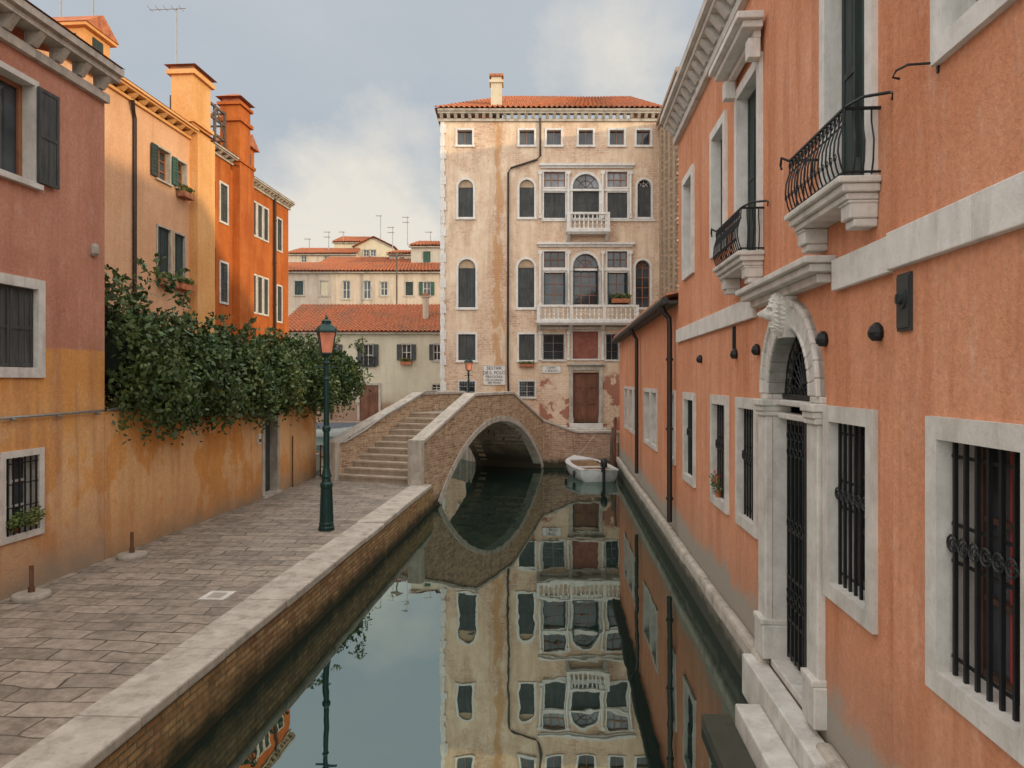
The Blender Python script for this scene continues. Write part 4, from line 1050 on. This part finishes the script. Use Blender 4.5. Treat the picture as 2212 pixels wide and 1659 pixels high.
g = MB(); g.face([(xl-.3, PY-.45, zc0-.02), (xl+3.2, PY+6, zc0+2.9), (xl-.3, PY+12, zc0-.02)]); g.face([(xr+.2, PY-.45, zc0-.02), (xr-.6, PY+6, zc0+2.9), (xr+.2, PY+12, zc0-.02)]); g.build('roof_side', ['tile'], pz, recalc=False)
g = MB(FZ); s0, s1 = FZ.s(1060), FZ.s(1084); g.box(s0, s1, -1.0, -.4, zc0-.2, FZ.z(1070, 172)); g.box(s0-.06, s1+.06, -1.06, -.34, zc0+.25, zc0+.4); g.box(s0-.08, s1+.08, -1.08, -.32, FZ.z(1070, 172), FZ.z(1070, 166)); g.box(s0+.02, s1-.02, -.98, -.42, FZ.z(1070, 166), FZ.z(1070, 158)); g.box(s0-.08, s1+.08, -1.08, -.32, FZ.z(1070, 158), FZ.z(1070, 153), 1)
g.build('chimney', ['beige2', 'tile'], pz)
g = MB(FZ); g.tube([(FZ.s(1167), .1, FZ.z(1167, 228)), (FZ.s(1167), .1, FZ.z(1167, 338)), (FZ.s(1160), .1, FZ.z(1160, 346)), (FZ.s(1104), .1, FZ.z(1104, 364)), (FZ.s(1098), .1, FZ.z(1098, 374)), (FZ.s(1097), .1, FZ.z(1097, 790)), (FZ.s(1100), .1, 1.1)], .055, 7)
g.build('drain_pipe', ['copper'], pz)
def textmesh(txt, x, y, z, size, par, name='lettering'):
    cu = bpy.data.curves.new(name, 'FONT'); cu.body = txt; cu.size = size; cu.align_x = 'CENTER'; cu.align_y = 'CENTER'; cu.extrude = .003; cu.space_line = .95
    t_ = bpy.data.objects.new('tmp', cu); col.objects.link(t_)
    dg = bpy.context.evaluated_depsgraph_get(); me = bpy.data.meshes.new_from_object(t_.evaluated_get(dg))
    bpy.data.objects.remove(t_)
    me.transform(Matrix.Translation(Vector((x, y, z))-OFF[par.name]) @ Matrix.Rotation(math.pi/2, 4, 'X'))
    me.materials.clear(); me.materials.append(M['letters'])
    o_ = bpy.data.objects.new(name, me); col.objects.link(o_); o_.parent = par; OFF[o_.name] = OFF[par.name]
def wallsign(pa_, pb, pt, pbm, lines, label):
    a, b, z0, z1 = rcz(FZ, pa_, pb, pt, pbm)
    t = thing('street_name_sign', FZ.w((a+b)/2, .03, z0), label, 'sign')
    g = MB(FZ); g.box(a, b, .004, .03, z0, z1, 0)
    for q in ((a, b, z0, z0+.03), (a, b, z1-.03, z1), (a, a+.03, z0, z1), (b-.03, b, z0, z1)): g.box(q[0], q[1], .0305, .036, q[2], q[3], 1)
    g.build('panel', ['white', 'greyh'], t)
    H = (z1-z0-.08); tot = sum(k for _, k in lines); zz = z1-.04
    for tx, k in lines:
        h = H*k/tot; textmesh(tx, (a+b)/2, PY-.036, zz-h/2, h*.98, t); zz -= h
wallsign(1043, 1092, 789, 832, [('SESTIER', 1.15), ('DE S. POLO', 1.15), ('PAROCHIA', .9), ('S.M. GLORIOSA', .68), ('DEI FRARI', .75)], 'white painted wall sign reading SESTIER DE S. POLO')
wallsign(1170, 1212, 790, 806, [('CAMPO', 1), ('S. BOLDO', 1)], 'white painted wall sign reading CAMPO S. BOLDO')
planter(FZ, FZ.s(1320), FZ.s(1360), FZ.z(1330, 655), False, 'leafy plants on the palazzo balcony', 1.3)
planter(FZ, FZ.s(1122), FZ.s(1154), FZ.z(1130, 792), True, 'window box with flowers below the palazzo window', .8)

# ---------------------------------------------------------------- CREAM HOUSE + BACK HOUSES
def house(Y, pa_, pb, pe, wall, wins, label, ridge=None, rd=5, z0=.7, name='town_house', gable=False, D=8):
    F = Fr((0, Y), (1, 0), -1); a, b = F.s(pa_), F.s(pb); ze = F.z(pa_, pe)
    h = thing(name, ((a+b)/2, Y+D/2, z0), label, 'house')
    rcs = [rcz(F, *w[:4]) for w in wins]
    g = MB(F); g.wall(a, b, z0, ze, [(q[0]-.01, q[1]+.01, q[2]-.01, q[3]+.01) for q in rcs]); body(g, a, b, z0, ze-.01, D)
    zr = CZ+(HY-ridge)*(Y+rd)/FPX if ridge else ze+1
    if gable:
        g.face([(a, 0, ze), (b, 0, ze), ((a+b)/2, 0, zr)])
        g.build('wall', [wall], h)
        tile_roof('roof', h, (a-.2, Y-.3, ze), (a-.2, Y+D, ze), ((a+b)/2, Y+D, zr+.1), ((a+b)/2, Y-.3, zr+.1), pitch=.35)
        tile_roof('roof', h, (b+.2, Y-.3, ze), (b+.2, Y+D, ze), ((a+b)/2, Y+D, zr+.1), ((a+b)/2, Y-.3, zr+.1), pitch=.35)
    else:
        g.build('wall', [wall], h)
        tile_roof('roof', h, (a-.25, Y-.4, ze), (b+.25, Y-.4, ze), (b-.3, Y+rd, zr), (a+.3, Y+rd, zr), pitch=.3)
        g = MB(F); g.box(a-.2, b+.2, 0, .3, ze-.18, ze-.05); g.build('eaves', ['stone_dirty'], h)
    for w, q in zip(wins, rcs):
        kw = dict(fw=.1, depth=.15, frame='stone_dirty', nx=2, nz=2, bart=.05); kw.update(w[4] if len(w) > 4 else {})
        window(F, h, q, **kw)
    return h, F, ze, zr
sh = dict(shutter='open', shut='shut2', slats=8)
ch_, FC, ze, zr = house(52, 600, 965, 716, 'cream', [(784, 806, 744, 790, sh), (868, 888, 744, 778, sh), (936, 952, 744, 778, sh), (934, 952, 831, 843, {}), (655, 675, 744, 782, sh), (712, 730, 744, 782, sh)], 'cream plastered two storey house with terracotta roof', ridge=657, name='cream_house')
g = MB(FC); a, b = FC.s(777), FC.s(818); z0, z1 = .8, FC.z(800, 832)
g.box(a, b, -.1, .02, z0, z1); mid = (a+b)/2
for q in (a+.1, mid+.06):
    for k in range(2): g.box(q, q+.5, .02, .035, z0+.2+k*1.1, z0+1.1+k*1.1)
g.box(mid-.02, mid+.02, .02, .04, z0, z1); d_ = g.build('door', ['wood'], ch_)
g = MB(FC); g.box(a-.15, a, 0, .08, z0, z1+.15); g.box(b, b+.15, 0, .08, z0, z1+.15); g.box(a, b, 0, .081, z1, z1+.15); g.build('frame', ['stone_dirty'], d_)
g = MB(FC); s0 = FC.s(906); g.box(s0, s0+.4, -2.3, -1.9, ze, zr+.2); g.box(s0-.08, s0+.48, -2.38, -1.82, zr+.2, zr+.3, 0); g.prism([(s0-.1, zr+.3), (s0+.5, zr+.3), (s0+.2, zr+.55)], -2.4, -1.8, 1); g.build('chimney', ['beige', 'tile'], ch_)
g = MB(FC); g.box(FC.s(780), FC.s(812), .1, .14, FC.z(780, 792), FC.z(780, 789))
for i in range(9): g.box(FC.s(781)+i*.115, FC.s(781)+i*.115+.02, .1, .14, FC.z(780, 792), FC.z(780, 772))
g.box(FC.s(780), FC.s(812), .1, .14, FC.z(780, 773), FC.z(780, 771)); g.build('window_rail', ['iron'], ch_)
planter(FC, FC.s(866), FC.s(890), FC.z(870, 788), True, 'window box under the cream house window', 1.3)
g = MB(FC); g.tube([(FC.s(716), .1, ze), (FC.s(716), .1, .9)], .06, 6); g.build('drain_pipe', ['copper'], ch_)

house(64, 590, 965, 586, 'beige', [(637, 655, 607, 637, {'shutter': 'closed'}), (692, 710, 607, 638, {'shutter': 'closed', 'shut': 'beige2'}), (740, 756, 607, 645, {}), (785, 801, 607, 645, {}), (822, 837, 609, 638, {}), (876, 892, 609, 638, {'shutter': 'closed'}), (914, 930, 609, 638, {'shutter': 'open', 'shut': 'shutgreen'})], 'long beige house with small shuttered windows', ridge=567, rd=4)
house(72, 676, 885, 582, 'beige', [], 'beige house with wide terracotta roof', ridge=555, rd=5)
house(80, 622, 768, 548, 'beige', [(650, 662, 553, 566, {}), (700, 712, 553, 566, {})], 'plain beige house with tiled roof behind', ridge=536, rd=4)
house(84, 765, 850, 534, 'beige2', [(785, 797, 540, 553, {}), (800, 812, 540, 553, {})], 'pale yellow gabled town house', ridge=513, rd=0, gable=True)
house(90, 722, 800, 523, 'beige2', [], 'pale yellow house with sloping roof', ridge=511, rd=3)
house(76, 840, 892, 548, 'greyh', [(862, 874, 556, 575, {})], 'narrow grey plastered town house', ridge=541, rd=3)
house(70, 888, 965, 531, 'greyh', [(914, 930, 543, 572, {'shutter': 'closed', 'shut': 'shutgreen'})], 'grey plastered house with green shuttered window', ridge=521, rd=4)

def antenna(x, y, z0, z1, k, horn=.6, lab='thin rooftop television antenna'):
    g = MB(); g.tube([(x, y, z0), (x, y, z1)], .012+.0004*y, 5)
    for i in range(k):
        z = z1-.05-i*.55; g.tube([(x-horn*.8, y+.1, z), (x+horn*.3, y-.1, z-.05)], .007+.0003*y, 4)
        for j in range(5):
            xx = x-horn*.75+j*horn*.22; g.tube([(xx, y-.2, z), (xx, y+.2, z)], .004+.0002*y, 4)
    g.build('television_antenna', ['steel'], label=lab, category='antenna', group='rooftop television antennas', origin=(x, y, z0))
def pxy(px, py, Y): return (px-CX)/FPX*Y, CZ+(HY-py)*Y/FPX
for px, p0, p1, Y, k in ((381, 145, 15, 25, 1), (201, 70, -15, 19, 1), (131, 70, -30, 19, 1), (668, 545, 515, 82, 1), (710, 540, 500, 82, 2), (822, 520, 465, 86, 1), (848, 545, 490, 80, 2), (880, 530, 468, 80, 2), (742, 525, 500, 90, 1), (930, 525, 500, 75, 1)):
    x, z0 = pxy(px, p0, Y); _, z1 = pxy(px, p1, Y); antenna(x, Y, z0, z1, k, 1.2 if px == 381 else .7)
x, z1 = pxy(857, 545, 62)
g = MB(); g.tube([(x, 62, .8), (x, 62, z1)], .07, 8); g.box(x-.5, x+.5, 61.95, 62.05, z1-.2, z1-.1); g.build('utility_pole', ['woodgrey'], label='thin wooden pole between the houses', category='pole', origin=(x, 62, .8))

# ---------------------------------------------------------------- STREET LAMPS
def lamp(x, y, z0, H, label):
    t = thing('street_lamp', (x, y, z0), label, 'street lamp', group='green iron street lamps')
    k = H/4.15; g = MB(Fr((x, y), (1, 0), 1))
    def Z(v): return z0+v*k
    prof = [(.155, 0), (.155, .06), (.14, .08), (.14, .14), (.125, .16), (.115, .45), (.105, .8), (.12, .84), (.12, .9), (.09, .94), (.08, 1.0), (.105, 1.04), (.085, 1.1), (.062, 1.2), (.058, 1.9), (.08, 1.93), (.08, 1.99), (.055, 2.03), (.05, 2.9), (.07, 2.93), (.045, 2.98), (.04, 3.2), (.075, 3.24), (.05, 3.28), (.04, 3.35), (.09, 3.42)]
    g.lathe(0, 0, [(r_*k, Z(v)) for r_, v in prof], 16)
    for i in range(8):
        an = 2*math.pi*i/8; g.tube([(.125*k*math.cos(an), .125*k*math.sin(an), Z(.16)), (.1*k*math.cos(an), .1*k*math.sin(an), Z(.82))], .014*k, 5)
    g.box(-.2*k, .2*k, -.012, .012, Z(3.15), Z(3.18))
    g.build('post', ['lampgreen'], t, smooth=False)
    g = MB(Fr((x, y), (1, 0), 1)); q = math.pi/4+.35
    g.lathe(0, 0, [(.135*k, Z(3.44)), (.215*k, Z(3.83))], 4, 0, q); g.build('lantern_glass', ['pinkglass'], t)
    g = MB(Fr((x, y), (1, 0), 1))
    for i in range(4):
        an = q+i*math.pi/2; c_, s_ = math.cos(an), math.sin(an)
        g.tube([(.14*k*c_, .14*k*s_, Z(3.42)), (.222*k*c_, .222*k*s_, Z(3.84))], .013*k, 5)
        g.tube([(.215*k*c_, .215*k*s_, Z(3.86)), (.24*k*c_, .24*k*s_, Z(3.93))], [.02*k, .005*k], 5)
        a2 = q+(i+1)*math.pi/2
        for rr_, zz in ((.14, 3.42), (.225, 3.84)): g.tube([(rr_*k*c_, rr_*k*s_, Z(zz)), (rr_*k*math.cos(a2), rr_*k*math.sin(a2), Z(zz))], .014*k, 5)
    g.lathe(0, 0, [(.24*k, Z(3.84)), (.23*k, Z(3.87)), (.15*k, Z(3.96)), (.09*k, Z(4.0)), (.09*k, Z(4.04)), (.1*k, Z(4.05)), (.05*k, Z(4.09))], 8, 0, q)
    g.lathe(0, 0, [(.02*k, Z(4.08)), (.03*k, Z(4.11)), (.008*k, Z(4.17))], 8)
    g.build('lantern_frame', ['lampgreen'], t)
lamp(-3.60, 14.37, .7, 4.15, 'dark green iron lamp post with pink glass lantern on the quay')
x, _ = pxy(1012, 0, 33.2); lamp(x, 33.2, 1.0, 3.7, 'dark lamp post with pink lantern beside the bridge')
for px, py, h in ((285, 1205, .34), (68, 1293, .36)):
    Y = 2.9*FPX/(py-HY); x = (px-CX)/FPX*Y
    t = thing('post_base', (x, Y, .7), 'round concrete base with a short rusty metal tube', 'post base', group='round concrete bases on the quay')
    F_ = Fr((x, Y), (1, 0), 1)
    g = MB(F_); g.lathe(0, 0, [(.23, .702), (.235, .74), (.225, .77), (.20, .78), (.05, .79)], 24); g.build('base', ['conc'], t, smooth=False)
    g = MB(F_); g.tube([(0, 0, .78), (0, 0, .78+h)], .028, 8); g.tube([(0, 0, .78), (0, 0, .86)], .042, 8); g.build('tube', ['rust'], t)

# ---------------------------------------------------------------- BOAT
bt = thing('motor_boat', (2.85, 27.9, 0), 'small white open motor boat moored against the wall', 'boat')
ax = Vector((2.55-3.12, 29.7-26.3)); Fb = Fr((3.12, 26.3), (ax.x, ax.y), 1); BLn = ax.length
def hullsec(u):
    w = .74*(1-max(0, (u-.45)/.55)**2.3)*(.9+.1*min(1, u/.3)); w = max(w, .03)
    return w, .40+.16*u*u
g = MB(Fb); NS = 18; secs = []
for i in range(NS+1):
    u = i/NS; w, zt = hullsec(u); s = u*BLn
    pr = [(-w, zt), (-w*.97, zt*.55), (-w*.8, .0), (-w*.35, -.14), (0, -.17), (w*.35, -.14), (w*.8, .0), (w*.97, zt*.55), (w, zt)]
    secs.append([g.p(s+(.12*u if z > .2 else 0), n, z) for n, z in pr])
for A, B in zip(secs, secs[1:]):
    for k in range(8): g.f.append([A[k], A[k+1], B[k+1], B[k]]); g.m.append(0)
g.f.append(secs[0][:]); g.m.append(0); g.f.append(secs[-1][::-1]); g.m.append(0)
g.build('hull', ['boatwhite'], bt, smooth=True)
g = MB(Fb)
for side in (-1, 1):
    for i in range(NS):
        u0, u1 = i/NS, (i+1)/NS; w0, z0 = hullsec(u0); w1, z1 = hullsec(u1)
        i0, i1 = max(w0-.17, .0), max(w1-.17, .0)
        g.hexa([(u0*BLn+.12*u0, side*i0, z0), (u1*BLn+.12*u1, side*i1, z1), (u1*BLn+.12*u1, side*(w1+.03), z1), (u0*BLn+.12*u0, side*(w0+.03), z0),
                (u0*BLn+.12*u0, side*i0, z0+.05), (u1*BLn+.12*u1, side*i1, z1+.05), (u1*BLn+.12*u1, side*(w1+.03), z1+.04), (u0*BLn+.12*u0, side*(w0+.03), z0+.04)])
g.box(0, .1, -.55, .55, .38, .44)
g.hexa([(BLn*.72, -.5, .5), (BLn*.99, -.05, .55), (BLn*.99, .05, .55), (BLn*.72, .5, .5), (BLn*.72, -.5, .545), (BLn*.99, -.05, .6), (BLn*.99, .05, .6), (BLn*.72, .5, .545)])
g.build('gunwale', ['boatwhite'], bt)
g = MB(Fb); pl = []
for i in range(12):
    u = .03+.68*i/11; w, zt = hullsec(u); pl.append((u*BLn, w-.16, zt))
for (s0, w0, z0), (s1, w1, z1) in zip(pl, pl[1:]):
    g.face([(s0, -w0, .08), (s1, -w1, .08), (s1, w1, .08), (s0, w0, .08)])
    for sd in (-1, 1): g.face([(s0, sd*w0, .08), (s1, sd*w1, .08), (s1, sd*w1, z1+.03), (s0, sd*w0, z0+.03)])
g.face([(pl[-1][0], -pl[-1][1], .08), (pl[-1][0], pl[-1][1], .08), (pl[-1][0], pl[-1][1], .5), (pl[-1][0], -pl[-1][1], .5)])
g.build('interior', ['boatin'], bt, recalc=False)
for u in (.22, .55):
    g = MB(Fb); w, zt = hullsec(u); g.box(u*BLn-.12, u*BLn+.14, -w+.14, w-.14, .29, .33); g.build('bench', ['boatwhite'], bt)
g = MB(Fb)
g.lathe(-.16, -.1, [(.09, .52), (.14, .56), (.15, .68), (.13, .80), (.06, .86)], 12, 0, 0, 1.15, .8); mo = g.build('outboard_motor', ['rubber'], bt, label='black outboard motor on the stern', smooth=True)
g = MB(Fb); g.box(-.2, -.1, -.14, -.06, -.3, .53); g.box(-.12, .06, -.16, -.04, .36, .5); g.tube([(-.05, -.1, .58), (.35, -.05, .66)], .02, 6); g.tube([(.35, -.05, .66), (.5, -.04, .67)], .03, 6); g.build('leg', ['rubber'], mo)
g = MB(Fb); g.tube([(BLn*.95, 0, .6), (BLn+.3, -.4, .8), (BLn+.6, -1.0, 1.4)], .015, 5); g.build('mooring_rope', ['stone_dirty'], bt)
for s in (.6, 1.7):
    g = MB(Fb); w, zt = hullsec(s/BLn); g.lathe(s, w+.08, [(.015, .08), (.05, .12), (.055, .22), (.05, .32), (.015, .36)], 10); g.build('fender', ['rubber'], bt, smooth=True)
for px, Y, h in ((1326, 29.3, 2.15), (1320, 30.1, 1.7)):
    x = (px-CX)/FPX*Y; g = MB(); g.tube([(x, Y, -.8), (x+.02, Y, h*.5), (x+.07, Y+.03, h)], [.07, .065, .05], 8)
    g.build('mooring_pole', ['wood' if h > 2 else 'woodgrey'], label='slim brown wooden mooring pole beside the wall', category='mooring pole', group='wooden mooring poles', origin=(x, Y, 0))
def cboat(x, y, ln, w, top, matn, label):
    t = thing('moored_boat', (x, y, 0), label, 'boat', group='boats moored in the far canal')
    F_ = Fr((x, y), (1, .04), 1); g = MB(F_); sec = []
    for i in range(11):
        u = i/10; ww = w*math.sin(math.pi*min(.97, max(.06, u)))**.4; zt = .5+.25*(2*u-1)**2; s = (u-.5)*ln
        sec.append([g.p(s, -ww, zt), g.p(s*.96, -ww*.7, 0), g.p(s*.94, 0, -.15), g.p(s*.96, ww*.7, 0), g.p(s, ww, zt)])
    for A, B in zip(sec, sec[1:]):
        for k in range(4): g.f.append([A[k], A[k+1], B[k+1], B[k]]); g.m.append(0)
    g.build('hull', [matn], t, smooth=True)
    g = MB(F_); sec = []
    for i in range(9):
        u = i/8; s = (u-.5)*ln*.85; ww = w*.92*math.sin(math.pi*(.1+.8*u))**.5; zt = .52+.2*(2*u-1)**2
        sec.append([g.p(s, -ww, zt), g.p(s, -ww*.5, zt+top*math.sin(math.pi*(.15+.7*u))), g.p(s, ww*.5, zt+top*math.sin(math.pi*(.15+.7*u))), g.p(s, ww, zt)])
    for A, B in zip(sec, sec[1:]):
        for k in range(3): g.f.append([A[k], A[k+1], B[k+1], B[k]]); g.m.append(0)
    g.build('cover', ['blue'], t)
cboat(-12.2, 47.8, 5.5, .9, .35, 'boatwhite', 'white boat with dark cover moored by the cream house')
cboat(-5.6, 48.5, 5.0, .85, .3, 'wood', 'dark wooden boat with dark cover')

# ---------------------------------------------------------------- LIGHT, SKY, CAMERA
tosun = Vector((1.0, -.6, 1.166*math.tan(math.radians(7.5)))).normalized()
el = math.asin(tosun.z); rot = math.atan2(tosun.x, tosun.y)
ld = bpy.data.lights.new('sun', 'SUN'); ld.energy = 2.6; ld.angle = math.radians(1.5); ld.color = (1, .78, .46)
lo = bpy.data.objects.new('sun', ld); col.objects.link(lo); lo.rotation_euler = tosun.to_track_quat('Z', 'Y').to_euler()
lo['label'] = 'warm low evening sun'; lo['category'] = 'light'
w = bpy.data.worlds.new('World'); sc.world = w; w.use_nodes = True; nt = w.node_tree; nt.nodes.clear()
sky = nd(nt, 'ShaderNodeTexSky', sky_type='NISHITA', sun_disc=False, sun_elevation=el, sun_rotation=rot, air_density=1.0, dust_density=1.0, ozone_density=2.0)
G = nd(nt, 'ShaderNodeTexCoord').outputs['Generated']
sp = nd(nt, 'ShaderNodeSeparateXYZ', {0: G})
zz = mth(nt, 'ADD', mth(nt, 'MAXIMUM', sp.outputs[2], 0.0), .22)
uv = nd(nt, 'ShaderNodeCombineXYZ', {0: mth(nt, 'DIVIDE', sp.outputs[0], zz), 1: mth(nt, 'DIVIDE', sp.outputs[1], zz), 2: 0.3}).outputs[0]
n1 = noi(nt, uv, 1.1, 9, .56)
n2 = noi(nt, vmul(nt, uv, (1, .5, 1)), 3.2, 9, .62)
def blob(d, k):
    d = Vector(d).normalized()
    dt = nd(nt, 'ShaderNodeVectorMath', {0: G, 1: tuple(d)}, operation='DOT_PRODUCT').outputs['Value']
    return rng(nt, dt, k, 1.0)
b1 = blob((-.15, 1, .22), .984); b2 = blob((.14, 1, .42), .991); b3 = blob((-.27, 1, .17), .986)
cm = mth(nt, 'ADD', mth(nt, 'MULTIPLY', n1, .3), mth(nt, 'MULTIPLY', mth(nt, 'ADD', mth(nt, 'ADD', b1, b3), mth(nt, 'MULTIPLY', b2, .8)), .32))
cm = mth(nt, 'ADD', cm, mth(nt, 'MULTIPLY', mth(nt, 'SUBTRACT', n2, .5), .8))
cloud = rng(nt, cm, .25, .56, 0, .88)
base = mixc(nt, .90, sky.outputs[0], (4.7, 5.3, 5.9, 1))
base = mixc(nt, rng(nt, n1, .36, .66, 0, .6), base, (5.9, 6.1, 6.3, 1))
hz = rng(nt, sp.outputs[2], .30, .02)
base = mixc(nt, mth(nt, 'MULTIPLY', hz, .6), base, (7.4, 7.2, 6.7, 1))
c = mixc(nt, cloud, base, (8.5, 7.95, 7.0, 1))
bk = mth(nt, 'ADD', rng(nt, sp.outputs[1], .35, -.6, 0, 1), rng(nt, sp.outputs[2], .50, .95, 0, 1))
c = mixc(nt, mth(nt, 'MINIMUM', bk, 1.0), c, (19.0, 18.6, 18.0, 1))  # extra sky brightness added behind the camera and overhead to light the walls
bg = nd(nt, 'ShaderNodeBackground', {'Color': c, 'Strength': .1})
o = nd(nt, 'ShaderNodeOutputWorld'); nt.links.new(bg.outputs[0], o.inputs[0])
cam = bpy.data.cameras.new('camera'); cam.sensor_width = 36; cam.lens = FPX/2212*36; cam.clip_end = 5000; cam.shift_y = -7.5/2212
co = bpy.data.objects.new('camera', cam); col.objects.link(co); co.location = (0, 0, CZ); co.rotation_euler = (math.pi/2, 0, 0); sc.camera = co
sc.view_settings.view_transform = 'Standard'; sc.view_settings.look = 'None'; sc.view_settings.exposure = 0
